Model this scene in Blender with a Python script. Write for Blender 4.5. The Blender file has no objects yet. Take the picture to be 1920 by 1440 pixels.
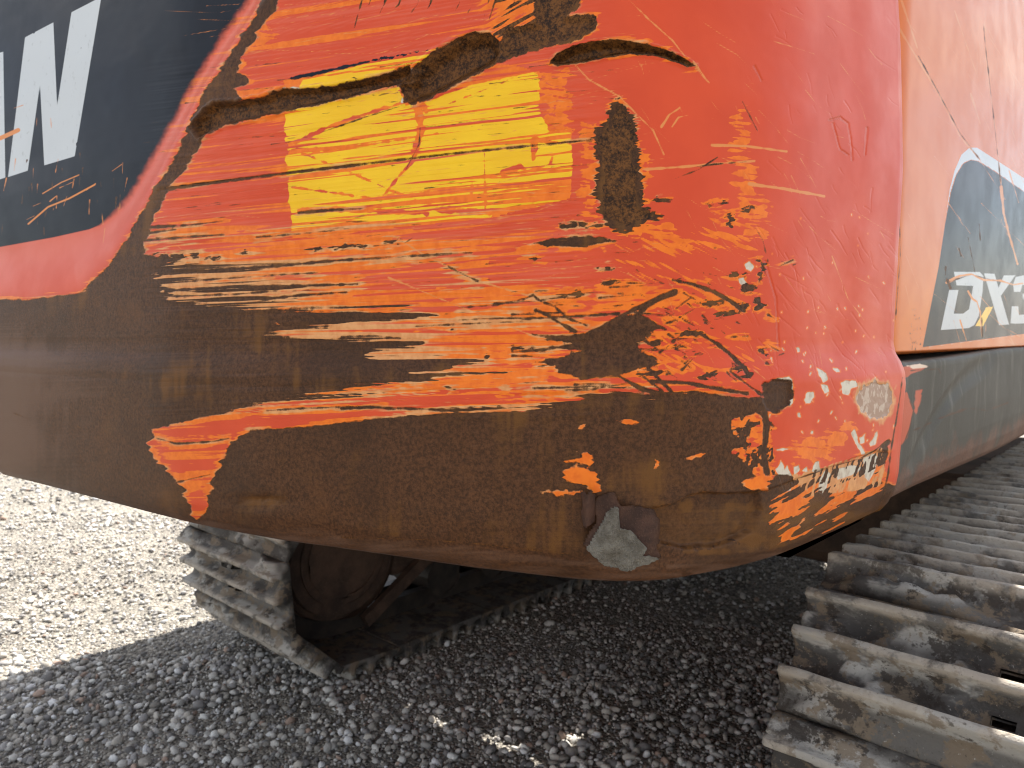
import bpy, bmesh, math, random
import numpy as np

# ------------------------------------------------------------------ camera, sky, sun, exposure
SC = bpy.context.scene
EYE = 1.245                       # camera height above the gravel
YAW, HOR, FPX = 42.83, 632.3, 1393.0   # view direction, horizon row and focal length measured from the tracks
PIT = math.atan((720 - HOR) / FPX)
cd = bpy.data.cameras.new('camera'); cam = bpy.data.objects.new('camera', cd)
SC.collection.objects.link(cam); SC.camera = cam
cam.location = (0, 0, EYE)
cam.rotation_euler = (math.radians(90) - PIT, 0, math.radians(YAW))
cd.sensor_width = 36; cd.lens = 36 * FPX / 1920
cd.clip_start = .02; cd.clip_end = 2000
cd.dof.use_dof = True; cd.dof.focus_distance = .84; cd.dof.aperture_fstop = 10.5

SUN_EL, SUN_AZ = math.radians(56), (-.15, .989)     # sun stands ahead of the machine, a little to its left
w = bpy.data.worlds.new('World'); SC.world = w; w.use_nodes = True
nt = w.node_tree; N = nt.nodes; L = nt.links
bg = N['Background']; bg.inputs['Strength'].default_value = .085
sky = N.new('ShaderNodeTexSky'); sky.sky_type = 'NISHITA'; sky.sun_disc = False
sky.sun_elevation = SUN_EL; sky.sun_rotation = math.atan2(SUN_AZ[0], SUN_AZ[1])
sky.dust_density = 1.5
tc = N.new('ShaderNodeTexCoord'); mp = N.new('ShaderNodeMapping'); mp.inputs['Scale'].default_value = (1, 1, 2.2)
cn = N.new('ShaderNodeTexNoise'); cn.inputs['Scale'].default_value = 2.6; cn.inputs['Detail'].default_value = 7
cr = N.new('ShaderNodeMapRange'); cr.inputs['From Min'].default_value = .38; cr.inputs['From Max'].default_value = .60
mx = N.new('ShaderNodeMix'); mx.data_type = 'RGBA'
mx.inputs['B'].default_value = (6.6, 6.45, 6.3, 1)
L.new(tc.outputs['Generated'], mp.inputs['Vector']); L.new(mp.outputs['Vector'], cn.inputs['Vector'])
L.new(cn.outputs['Fac'], cr.inputs['Value']); L.new(cr.outputs['Result'], mx.inputs['Factor'])
L.new(sky.outputs['Color'], mx.inputs['A']); L.new(mx.outputs['Result'], bg.inputs['Color'])

sd = bpy.data.lights.new('sun', 'SUN'); so = bpy.data.objects.new('sun', sd); SC.collection.objects.link(so)
sd.energy = 5.0; sd.angle = math.radians(.5); sd.color = (1, .95, .87)
so.rotation_euler = (math.radians(90) - SUN_EL, 0, math.atan2(-SUN_AZ[0], SUN_AZ[1]) + math.pi)
SC.view_settings.view_transform = 'Standard'; SC.view_settings.look = 'None'
SC.view_settings.exposure = 1.45; SC.view_settings.gamma = 1; SC.view_settings.use_curve_mapping = False
SC.cycles.use_denoising = True; SC.cycles.filter_width = 1.1
SC.cycles.max_bounces = 6; SC.cycles.diffuse_bounces = 4; SC.cycles.glossy_bounces = 2; SC.cycles.transmission_bounces = 1

# ------------------------------------------------------------------ helpers
rng = np.random.default_rng(7); random.seed(7)
_a = math.radians(YAW)
CR = np.array([math.cos(_a), math.sin(_a), 0]); _dh = np.array([-math.sin(_a), math.cos(_a), 0])
CD = _dh * math.cos(PIT) + np.array([0, 0, -math.sin(PIT)]); CU = np.cross(CR, CD)
def survey(P):
    """photo coordinates (1920 wide) of points of the place"""
    q = np.asarray(P, float) - np.array([0, 0, EYE]); d = q @ CD
    return 960 + FPX * (q @ CR) / d, 720 - FPX * (q @ CU) / d
def ray(x, y): return CD + CR * (x - 960) / FPX - CU * (y - 720) / FPX
def onX(x, y, X): v = ray(x, y); return v * (X / v[0]) + np.array([0, 0, EYE])
def onZ(x, y, z=0): v = ray(x, y); return v * ((z - EYE) / v[2]) + np.array([0, 0, EYE])

def vn(x, y, seed=0):
    x = np.asarray(x, float); y = np.asarray(y, float)
    ix = np.floor(x).astype(np.int64); iy = np.floor(y).astype(np.int64); fx = x - ix; fy = y - iy
    fx = fx * fx * (3 - 2 * fx); fy = fy * fy * (3 - 2 * fy)
    def h(a, b):
        k = (a * 374761393 + b * 668265263 + seed * 2246822519) & 0xffffffff
        k = ((k ^ (k >> 13)) * 1274126177) & 0xffffffff
        k = ((k ^ (k >> 15)) * 2246822519) & 0xffffffff
        return ((k ^ (k >> 16)) & 0xffffff) / 16777215.0
    return (h(ix, iy) * (1 - fx) + h(ix + 1, iy) * fx) * (1 - fy) + (h(ix, iy + 1) * (1 - fx) + h(ix + 1, iy + 1) * fx) * fy
def fbm(x, y, o=4, seed=0):
    s = 0; a = .5; t = 0
    for i in range(o):
        s = s + a * vn(x * 2 ** i, y * 2 ** i, seed + i); t += a; a *= .55
    return s / t
def sst(a, b, x): t = np.clip((x - a) / (b - a), 0, 1); return t * t * (3 - 2 * t)

def mesh_np(name, V, F, mat=None, parent=None, smooth=True, attrs=None, link=True):
    """F: (n,3) or (n,4) index array"""
    F = np.asarray(F, np.int32); V = np.asarray(V, np.float32); k = F.shape[1]
    me = bpy.data.meshes.new(name)
    me.vertices.add(len(V)); me.vertices.foreach_set('co', V.ravel())
    me.loops.add(F.size); me.loops.foreach_set('vertex_index', F.ravel())
    me.polygons.add(len(F)); me.polygons.foreach_set('loop_start', np.arange(0, F.size, k, dtype=np.int32))
    me.polygons.foreach_set('loop_total', np.full(len(F), k, np.int32))
    if smooth: me.polygons.foreach_set('use_smooth', np.ones(len(F), bool))
    me.update(calc_edges=True)
    for nm, A in (attrs or {}).items():
        at = me.attributes.new(nm, 'FLOAT_COLOR', 'POINT')
        B = np.ones((len(V), 4), np.float32); B[:, :A.shape[1]] = A; at.data.foreach_set('color', B.ravel())
    if mat: me.materials.append(mat)
    if not link: return me
    return obj_me(name, me, parent)
def obj_me(name, me, parent=None):
    o = bpy.data.objects.new(name, me); SC.collection.objects.link(o)
    if parent: o.parent = parent
    return o
def grid_faces(nr, nc, wrap=False):
    r = np.arange(nr - 1)[:, None]; c = np.arange(nc if wrap else nc - 1)[None, :]
    c2 = (c + 1) % nc
    return np.stack([r * nc + c, r * nc + c2, (r + 1) * nc + c2, (r + 1) * nc + c], -1).reshape(-1, 4)
def bm_obj(name, bm, mat, parent=None, smooth=False):
    me = bpy.data.meshes.new(name); bm.normal_update(); bm.to_mesh(me); bm.free()
    if mat: me.materials.append(mat)
    if smooth:
        for p in me.polygons: p.use_smooth = True
    return obj_me(name, me, parent)
def add_box(bm, x0, x1, y0, y1, z0, z1, bev=0.0, seg=2):
    r = bmesh.ops.create_cube(bm, size=1)
    for v in r['verts']:
        v.co = ((x0 + x1) / 2 + v.co.x * (x1 - x0), (y0 + y1) / 2 + v.co.y * (y1 - y0), (z0 + z1) / 2 + v.co.z * (z1 - z0))
    if bev:
        es = list({e for v in r['verts'] for e in v.link_edges})
        bmesh.ops.bevel(bm, geom=es, offset=bev, segments=seg, affect='EDGES', profile=.5)
def add_cyl(bm, cx, cy, cz, r, x0, x1, n=32, bev=0, r2=None):
    """cylinder along X"""
    res = bmesh.ops.create_cone(bm, cap_ends=True, segments=n, radius1=r, radius2=r2 or r, depth=x1 - x0)
    for v in res['verts']:
        a, b, c = v.co; v.co = ((x0 + x1) / 2 + c, cy + a, cz + b)
    if bev:
        es = [e for e in {e for v in res['verts'] for e in v.link_edges} if len(e.link_faces) == 2 and any(len(f.verts) > 4 for f in e.link_faces)]
        bmesh.ops.bevel(bm, geom=es, offset=bev, segments=2, affect='EDGES')

class G:
    """little node-graph builder"""
    def __init__(s, name):
        s.m = bpy.data.materials.new(name); s.m.use_nodes = True; s.t = s.m.node_tree; s.N = s.t.nodes; s.L = s.t.links
        s.b = s.N['Principled BSDF']; s.co = s.N.new('ShaderNodeTexCoord').outputs['Object']
    def put(s, sock, v):
        if isinstance(v, bpy.types.NodeSocket): s.L.new(v, sock)
        elif isinstance(v, (tuple, list)) and len(v) == 3 and sock.type == 'RGBA': sock.default_value = (*v, 1)
        else: sock.default_value = v
    def noise(s, scale, detail=3, rough=.5, vec=None, stretch=None, dist=0):
        n = s.N.new('ShaderNodeTexNoise'); n.inputs['Scale'].default_value = scale; n.inputs['Detail'].default_value = detail
        n.inputs['Roughness'].default_value = rough; n.inputs['Distortion'].default_value = dist
        v = vec or s.co
        if stretch:
            m = s.N.new('ShaderNodeMapping'); m.inputs['Scale'].default_value = stretch; s.L.new(v, m.inputs['Vector']); v = m.outputs['Vector']
        s.L.new(v, n.inputs['Vector']); return n.outputs['Fac']
    def voro(s, scale, feat='F1', vec=None):
        n = s.N.new('ShaderNodeTexVoronoi'); n.inputs['Scale'].default_value = scale; n.feature = feat
        s.L.new(vec or s.co, n.inputs['Vector']); return n
    def attr(s, name):
        a = s.N.new('ShaderNodeAttribute'); a.attribute_name = name
        sp = s.N.new('ShaderNodeSeparateColor'); s.L.new(a.outputs['Color'], sp.inputs['Color'])
        return sp.outputs['Red'], sp.outputs['Green'], sp.outputs['Blue'], a.outputs['Color']
    def rng(s, v, a, b, c=0.0, d=1.0, smooth=True):
        n = s.N.new('ShaderNodeMapRange'); n.interpolation_type = 'SMOOTHSTEP' if smooth else 'LINEAR'
        s.put(n.inputs['Value'], v)
        for k, x in (('From Min', a), ('From Max', b), ('To Min', c), ('To Max', d)): n.inputs[k].default_value = x
        return n.outputs['Result']
    def math(s, op, a, b=0.0, clamp=False):
        n = s.N.new('ShaderNodeMath'); n.operation = op; n.use_clamp = clamp
        s.put(n.inputs[0], a); s.put(n.inputs[1], b); return n.outputs[0]
    def mix(s, f, a, b, mode='MIX'):
        n = s.N.new('ShaderNodeMix'); n.data_type = 'RGBA'; n.blend_type = mode
        s.put(n.inputs['Factor'], f); s.put(n.inputs['A'], a); s.put(n.inputs['B'], b); return n.outputs['Result']
    def mixf(s, f, a, b):
        n = s.N.new('ShaderNodeMix'); s.put(n.inputs['Factor'], f); s.put(n.inputs['A'], a); s.put(n.inputs['B'], b); return n.outputs['Result']
    def sep(s, vec=None):
        n = s.N.new('ShaderNodeSeparateXYZ'); s.L.new(vec or s.co, n.inputs[0]); return n.outputs
    def bump(s, h, strength=.5, dist=.002, prev=None):
        n = s.N.new('ShaderNodeBump'); n.inputs['Strength'].default_value = strength; n.inputs['Distance'].default_value = dist
        s.L.new(h, n.inputs['Height'])
        if prev: s.L.new(prev, n.inputs['Normal'])
        return n.outputs['Normal']
    def out(s, color, rough=.5, normal=None, metal=0.0, spec=.5, coat=0.0):
        s.put(s.b.inputs['Base Color'], color); s.put(s.b.inputs['Roughness'], rough); s.put(s.b.inputs['Metallic'], metal)
        s.put(s.b.inputs['Specular IOR Level'], spec)
        if coat: s.b.inputs['Coat Weight'].default_value = coat; s.b.inputs['Coat Roughness'].default_value = .12
        if normal: s.L.new(normal, s.b.inputs['Normal'])
        return s.m

# ------------------------------------------------------------------ materials
def rust_color(g, tone, f):
    n = g.noise(240, 4, .75); b = g.noise(6, 5, .6)
    c = g.mix(g.rng(n, .33, .67), (.042, .018, .0085), (.115, .048, .020))
    c = g.mix(g.rng(b, .42, .66, 0, .55), c, (.040, .019, .010))
    c = g.mix(g.rng(b, .40, .28, 0, .5), c, (.150, .060, .020))
    c = g.mix(g.rng(tone, .40, 1.0), c, (.150, .064, .016))
    c = g.mix(g.rng(tone, .26, .0), c, (.150, .082, .054))  # paler brown that carries the painted highlight and sheen
    c = g.mix(g.rng(f, .52, .74, 0, .55), c, (.150, .070, .028))
    c = g.mix(g.rng(f, .42, .28, 0, .6), c, (.018, .011, .008))
    return g.mix(g.rng(f, .80, .84, 0, .6), c, (.42, .37, .30))

def paint_mat(name, red, orange, r0=.34, r1=.46, rough_paint=.05, sp=.17):
    g = G(name)
    ru, ta, orr, _ = g.attr('wear'); ye, dk, le, _ = g.attr('marks'); ch, gd, li, _ = g.attr('misc'); to, pink, hh, _ = g.attr('tone')
    f = g.noise(900, 3, .7)
    j = g.math('MULTIPLY', g.math('SUBTRACT', f, .5), 5.0)
    j2 = g.math('MULTIPLY', j, .45)
    e = lambda v, k=1.0, jj=None: g.rng(g.math('ADD', v, jj) if jj else v, -k, k)
    ov = g.noise(13, 3, .55); md = g.noise(85, 2, .6)
    c = g.mix(g.rng(ov, .3, .7), red, tuple(x * y for x, y in zip(red, (.92, .86, .9))))
    c = g.mix(pink, c, (.72, .17, .11))  # pink of scratch streaks and of painted sky reflection
    oc = g.mix(g.rng(md, .35, .7), orange, (orange[0] * .88, orange[1] * .74, orange[2] * .8))
    c = g.mix(g.math('MULTIPLY', e(orr, 1.8, j2), .90), c, oc)
    c = g.mix(e(ye, .9, j2), c, g.mix(g.rng(ov, .3, .7), (.92, .58, .022), (.86, .50, .02)))
    c = g.mix(e(dk, 1.0), c, g.mix(g.rng(ov, .3, .7), (.010, .014, .023), (.015, .021, .032)))
    c = g.mix(e(le, .9), c, g.mix(g.rng(md, .60, .8, 0, .45), (.58, .62, .65), (.33, .35, .36)))
    c = g.mix(e(li, 1.0), c, (.74, .27, .08))
    c = g.mix(g.math('MULTIPLY', g.rng(g.math('ADD', ta, j), -6.0, 3.0), .95), c, g.mix(g.rng(md, .3, .7), (.74, .38, .16), (.62, .27, .10)))
    chm = e(ch, 1.0, j2)
    c = g.mix(chm, c, g.mix(g.rng(to, .9, 1.0), g.mix(g.rng(md, .45, .75), (.66, .60, .49), (.50, .40, .30)), g.mix(g.rng(md, .52, .60), (.40, .26, .19), (.56, .44, .35))))
    rum = e(ru, 1.3, j)
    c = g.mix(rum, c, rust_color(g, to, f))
    gm = e(gd, 1.0, j2)
    c = g.mix(gm, c, g.mix(g.rng(g.math('ADD', g.math('MULTIPLY', g.noise(330, 4, .75), .7), g.math('MULTIPLY', md, .3)), .38, .62), (.020, .010, .006), (.165, .066, .017)))
    wornm = g.math('MAXIMUM', rum, gm)
    rough = g.mixf(wornm, g.rng(ov, .3, .7, r0, r1), g.rng(f, .3, .7, .40, .56))
    spec = g.mixf(wornm, g.mixf(g.rng(dk, -1, 1), sp, sp * .5), .17)
    h = g.math('SUBTRACT', hh, g.math('ADD', g.math('MULTIPLY', g.rng(ru, -1.3, 1.3), .6), g.math('MULTIPLY', g.rng(ch, -1, 1), .35)))
    h2 = g.math('ADD', h, g.math('MULTIPLY', g.noise(800, 1, .5), g.mixf(g.rng(ru, -1, 1), rough_paint, .22)))
    return g.out(c, rough, g.bump(h2, .9, .0017), spec=spec)

M = {}
M['paint'] = paint_mat('chipped_red_paint', (.69, .086, .031), (.88, .215, .020), .28, .40)
M['door_paint'] = paint_mat('faded_orange_paint', (.72, .185, .026), (.74, .26, .04), .17, .27, .0, .15)

def mat_grey_skirt():
    g = G('grey_skirt_paint'); x, y, z = g.sep()
    n = g.noise(7, 5, .6); f = g.noise(260, 4, .65)
    c = g.mix(g.rng(n, .3, .7), (.058, .054, .044), (.086, .079, .064))
    c = g.mix(g.rng(g.noise(30, 4, .7, stretch=(1, 1, .2)), .5, .75, 0, .35), c, (.26, .25, .21))
    rr = g.math('ADD', g.rng(z, 1.10, 1.0, 0, .62), g.math('MULTIPLY', g.math('SUBTRACT', g.noise(16, 5, .7), .5), 1.3))
    c = g.mix(g.rng(rr, .30, .62), c, g.mix(g.rng(f, .35, .65), (.10, .055, .040), (.19, .10, .065)))
    ru, ta, orr, _ = g.attr('wear')
    c = g.mix(g.rng(orr, -1.5, 1.5), c, (.56, .13, .07))
    c = g.mix(g.rng(ta, -1.2, 1.2), c, (.80, .62, .48))
    c = g.mix(g.rng(ru, -1.2, 1.2), c, (.10, .055, .035))
    return g.out(c, g.rng(n, .3, .7, .5, .65), g.bump(f, .25, .002), spec=.25)
M['skirt'] = mat_grey_skirt()

def mat_shoe():
    g = G('muddy_track_steel')
    oi = g.N.new('ShaderNodeObjectInfo'); vm = g.N.new('ShaderNodeVectorMath'); vm.operation = 'ADD'
    g.L.new(g.co, vm.inputs[0])
    cx = g.N.new('ShaderNodeCombineXYZ'); r7 = g.math('MULTIPLY', oi.outputs['Random'], 17.0)
    for i in range(3): g.L.new(r7, cx.inputs[i])
    g.L.new(cx.outputs[0], vm.inputs[1]); v = vm.outputs[0]
    x, y, z = g.sep()
    n = g.noise(8, 5, .65, vec=v, stretch=(.7, 1.3, 1)); f = g.noise(150, 4, .7, vec=v); n2 = g.noise(16, 5, .7, vec=v)
    c = g.mix(g.rng(n, .45, .54), (.10, .095, .09), (.38, .365, .335))
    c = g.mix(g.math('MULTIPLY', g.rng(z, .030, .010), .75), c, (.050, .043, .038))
    c = g.mix(g.rng(n2, .50, .57, 0, .85), c, (.19, .145, .10))
    c = g.mix(g.rng(g.noise(11, 5, .75, vec=v), .54, .60, 0, .9), c, (.045, .036, .030))
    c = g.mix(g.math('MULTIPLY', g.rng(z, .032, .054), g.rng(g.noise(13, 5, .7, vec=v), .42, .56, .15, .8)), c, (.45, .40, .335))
    c = g.mix(g.rng(f, .62, .74, 0, .7), c, (.52, .50, .46))
    c = g.mix(g.rng(f, .40, .27, 0, .6), c, (.04, .033, .028))
    return g.out(c, .72, g.bump(g.math('ADD', f, g.math('MULTIPLY', n2, 2.0)), .6, .004), spec=.35)
M['shoe'] = mat_shoe()

def mat_plain(name, a, b, sc=12, rough=.7, fine=200, bump=.3, bd=.003, spec=.4, spots=None):
    g = G(name); n = g.noise(sc, 5, .65); f = g.noise(fine, 3, .65)
    c = g.mix(g.rng(n, .33, .68), a, b)
    if spots: c = g.mix(g.rng(f, .58, .72, 0, .7), c, spots)
    return g.out(c, rough, g.bump(f, bump, bd), spec=spec)
M['black_steel'] = mat_plain('greasy_black_steel', (.022, .019, .017), (.06, .045, .035), 9, .6, spots=(.10, .06, .04))
M['frame_rust'] = mat_plain('brown_dusty_frame', (.045, .028, .02), (.12, .07, .045), 7, .75, spots=(.16, .11, .08))
M['hood'] = mat_plain('red_hood_paint', (.58, .10, .045), (.50, .08, .04), 6, .4, bump=.05)
M['dark_glass'] = mat_plain('dark_cab', (.02, .022, .025), (.03, .03, .035), 4, .2, bump=.02)
M['torn'] = mat_plain('torn_rusty_sheet', (.085, .045, .034), (.17, .085, .055), 60, .62, 600, .6, .002, spots=(.24, .14, .09))
M['cement'] = mat_plain('dried_cement', (.27, .24, .19), (.46, .42, .35), 90, .92, 420, 1.0, .006, spots=(.58, .54, .47))

def mat_ground():
    g = G('gravel_bed')
    v1 = g.voro(95); v2 = g.voro(48); n = g.noise(2.2, 5, .6); f = g.noise(300, 4, .7)
    c = g.mix(g.rng(n, .35, .65), (.13, .12, .105), (.24, .22, .19))
    gx = g.N.new('ShaderNodeSeparateColor'); g.L.new(v1.outputs['Color'], gx.inputs['Color'])
    c = g.mix(g.rng(gx.outputs['Red'], .3, .95, 0, .75), c, (.50, .46, .39))
    c = g.mix(g.rng(gx.outputs['Green'], .75, .9, 0, .6), c, (.14, .12, .11))
    h = g.math('ADD', g.math('SUBTRACT', 1.0, v1.outputs['Distance']), g.math('MULTIPLY', g.math('SUBTRACT', 1.0, v2.outputs['Distance']), .8))
    nr = g.bump(h, .9, .012); nr = g.bump(f, .5, .004, nr)
    return g.out(c, .9, nr, spec=.3)
M['ground'] = mat_ground()
def mat_stone():
    g = G('limestone_pebbles'); _, _, _, col = g.attr('tint'); f = g.noise(220, 4, .65)
    c = g.mix(g.rng(f, .40, .75, 0, .35), col, (.27, .25, .22))
    return g.out(c, .82, g.bump(f, .4, .002), spec=.35)
M['stone'] = mat_stone()

# ------------------------------------------------------------------ ground and gravel
ground = mesh_np('ground', *(lambda n, e: (
    np.stack([np.repeat(e, n), np.tile(e, n), .012 * (vn(np.repeat(e, n) * 2.2, np.tile(e, n) * 2.2, 3) - .5)], -1),
    grid_faces(n, n)[:, ::-1]))(361, np.sign(np.linspace(-1, 1, 361)) * np.abs(np.linspace(-1, 1, 361)) ** 4 * 400 + np.linspace(-1, 1, 361) * 8), M['ground'])
ground['kind'] = 'structure'

def gravel():
    bm = bmesh.new(); bmesh.ops.create_icosphere(bm, subdivisions=1, radius=1)
    lo = (np.array([v.co[:] for v in bm.verts]), np.array([[v.index for v in f.verts] for f in bm.faces])); bm.free()
    bm = bmesh.new(); bmesh.ops.create_icosphere(bm, subdivisions=2, radius=1)
    hi = (np.array([v.co[:] for v in bm.verts]), np.array([[v.index for v in f.verts] for f in bm.faces])); bm.free()
    Vs, Fs, Cs = [], [], []; base = 0
    def batch(proto, n, dmin, dmax, smin, smax, pw):
        nonlocal base
        m = n * 40
        xy = np.stack([rng.uniform(-9, 1.2, m), rng.uniform(.1, 9, m)], -1)
        P = np.column_stack([xy, np.zeros(m)])
        d = (P - np.array([0, 0, EYE])) @ CD
        px, py = survey(P)
        ok = (d > dmin) & (d < dmax) & (px > -260) & (px < 1750) & (py < 1720) & (py > 850)
        P = P[ok][:n]; k = len(P)
        clump = fbm(P[:, 0] * 3.1, P[:, 1] * 3.1, 3, 11)
        size = smin + (smax - smin) * rng.random(k) ** pw
        size *= .75 + .6 * clump
        V0, F0 = proto; nv = len(V0)
        A = rng.normal(size=(k, 4)); A /= np.linalg.norm(A, axis=1)[:, None]
        q0, q1, q2, q3 = A.T
        R = np.stack([np.stack([1 - 2 * (q2**2 + q3**2), 2 * (q1*q2 - q0*q3), 2 * (q1*q3 + q0*q2)], -1),
                      np.stack([2 * (q1*q2 + q0*q3), 1 - 2 * (q1**2 + q3**2), 2 * (q2*q3 - q0*q1)], -1),
                      np.stack([2 * (q1*q3 - q0*q2), 2 * (q2*q3 + q0*q1), 1 - 2 * (q1**2 + q2**2)], -1)], 1)
        sc = np.stack([rng.uniform(.8, 1.25, k), rng.uniform(.65, 1.0, k), rng.uniform(.45, .8, k)], -1)
        jit = 1 + rng.normal(0, .09, (k, nv, 1))
        W = (V0[None] * jit * sc[:, None, :]) @ np.transpose(R, (0, 2, 1)) * size[:, None, None] * .5
        W[:, :, 2] *= .8
        W += P[:, None, :]; W[:, :, 2] += (size * rng.uniform(-.02, .22, k))[:, None] + .004
        Vs.append(W.reshape(-1, 3)); Fs.append((F0[None] + base + (np.arange(k) * nv)[:, None, None]).reshape(-1, 3)); base += k * nv
        t = rng.random(k); col = np.where(t[:, None] < .42, np.array([.66, .64, .60]), np.where(t[:, None] < .72, np.array([.44, .41, .365]), np.where(t[:, None] < .97, np.array([.27, .26, .255]), np.array([.40, .29, .23]))))
        col = col * rng.uniform(.5, 1.3, (k, 1)) * np.array([1, 1, 1]) * (.72 + .5 * clump)[:, None]
        Cs.append(np.repeat(np.clip(col, .03, .72), nv, 0))
    batch(hi, 7600, 0, 2.9, .010, .034, 2.2)
    batch(hi, 110, 0, 3.6, .028, .045, 1.5)
    batch(lo, 13000, 0, 3.2, .006, .015, 1.6)
    batch(lo, 15000, 2.6, 5.2, .010, .030, 1.8)
    batch(lo, 5000, 4.8, 9, .02, .05, 1.6)
    o = mesh_np('gravel', np.concatenate(Vs), np.concatenate(Fs), M['stone'], attrs={'tint': np.concatenate(Cs)})
    o['kind'] = 'stuff'; o['label'] = 'pale loose limestone gravel covering the yard under the machine'; o['category'] = 'gravel'
gravel()

# ------------------------------------------------------------------ the excavator
exc = bpy.data.objects.new('excavator', None); SC.collection.objects.link(exc)
exc['label'] = 'worn red crawler excavator with scraped rusty counterweight standing on gravel'; exc['category'] = 'excavator'
XC = -1.62                                           # centre line of the upper house

# ---- counterweight: plan curve measured along its lower edge
PL = np.array([(-1.628, .356), (-1.376, .389), (-1.01, .434), (-.844, .475), (-.707, .522), (-.604, .555), (-.516, .590), (-.463, .614),
               (-.419, .648), (-.385, .698), (-.360, .772), (-.347, .841), (-.341, .924), (-.332, 1.03), (-.330, 1.14)])
def smooth_curve(P, n):
    d = np.r_[0, np.cumsum(np.hypot(*np.diff(P, axis=0).T))]; t = np.linspace(0, d[-1], n)
    C = np.stack([np.interp(t, d, P[:, i]) for i in (0, 1)], -1)
    return C
C0 = smooth_curve(PL, 1600)
k = np.exp(-np.linspace(-3, 3, 131) ** 2 / 2); k /= k.sum()
pad = np.concatenate([2 * C0[0] - C0[65:0:-1], C0, 2 * C0[-1] - C0[-2:-67:-1]])
C0 = np.stack([np.convolve(pad[:, i], k, 'valid') for i in (0, 1)], -1)
# rear centre and far half: mirrored about the centre line
mir = C0[::-1] * np.array([-1, 1]) + np.array([2 * XC, 0])
mir = mir[mir[:, 0] < C0[0, 0] - .02]
full = np.concatenate([mir, C0])
end = np.array([(-.331, 1.155), (-.333, 1.163), (-.339, 1.169), (-.350, 1.171), (-.60, 1.172)])
full = np.concatenate([full, end])
def tang_norm(C):
    T = np.gradient(C, axis=0); T /= np.hypot(*T.T)[:, None]; return np.stack([T[:, 1], -T[:, 0]], -1)
NRM = tang_norm(full)
# columns: spaced about two photo pixels where the photo looks, coarse elsewhere
px0, _ = survey(np.column_stack([full, np.full(len(full), EYE)]))
L0 = np.r_[0, np.cumsum(np.hypot(*np.diff(full, axis=0).T))]
dens = np.where(full[:, 0] < -1.85, .05, np.maximum(np.abs(np.gradient(px0, L0)) / 2.0, 250) )
cum = np.r_[0, np.cumsum((dens[1:] + dens[:-1]) / 2 * np.diff(L0))]
t = np.interp(np.linspace(0, cum[-1], int(cum[-1]) + 60), cum, L0)
t = np.unique(np.r_[t, np.linspace(0, L0[np.argmax(full[:, 0] > -1.86)], 40), L0[-6:]])
COL = np.stack([np.interp(t, L0, full[:, i]) for i in (0, 1)], -1); CN = np.stack([np.interp(t, L0, NRM[:, i]) for i in (0, 1)], -1)
CN /= np.hypot(*CN.T)[:, None]
# rows: height relative to the eye and outward offset of the profile
prof_z = np.array([-.265, -.265, -.262, -.255, -.242, -.222, -.198, -.16, -.10, -.066, -.050, -.036, -.022, -.008, .03, .12, .25, .40, .64, .70, 1.0, 1.14, 1.16, 1.16])
prof_o = np.array([-.30, -.044, -.022, -.005, .006, .0135, .0175, .020, .0225, .024, .0225, .017, .0085, .0055, .0065, .0085, .011, .004, -.015, -.02, -.05, -.07, -.10, -.60])
dz = np.r_[0, np.cumsum(np.hypot(np.diff(prof_z), np.diff(prof_o)))]
rd = np.where((prof_z > .65) | (prof_o < -.05), 12., 760.)
cz = np.r_[0, np.cumsum(np.minimum(rd[1:], rd[:-1]) * np.diff(dz))]
tt = np.unique(np.r_[np.interp(np.arange(0, cz[-1], 1.0), cz, dz), dz[[0, 1, -3, -2, -1]]])
RZ = np.interp(tt, dz, prof_z); RO = np.interp(tt, dz, prof_o)
k = np.exp(-np.linspace(-2.2, 2.2, 13) ** 2 / 2); k /= k.sum()
dense = (tt > dz[1] + .008) & (tt < dz[18] - .02)
RO = np.where(dense, np.convolve(np.pad(RO, 6, 'edge'), k, 'valid'), RO)
nr, nc = len(RZ), len(COL)
side = sst(.75, .98, COL[:, 1]) * (COL[:, 0] > XC)           # flare is fullest on the flank
lip = RO * 1.0
POS = np.empty((nr, nc, 3))
off = RO[:, None] * np.ones(nc)[None]
flat = np.interp(RZ, [-.06, -.03, .0, .3], [0, .006, .009, .006])           # rear face: step under the flare almost gone
off = off + flat[:, None] * (1 - side)[None]
POS[:, :, :2] = COL[None] + CN[None] * off[:, :, None]; POS[:, :, 2] = EYE + RZ[:, None]
NOR = np.concatenate([np.broadcast_to(CN[None], (nr, nc, 2)), np.zeros((nr, nc, 1))], -1)
under = (RO < -.06)[:, None] & np.ones(nc, bool)[None]

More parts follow.
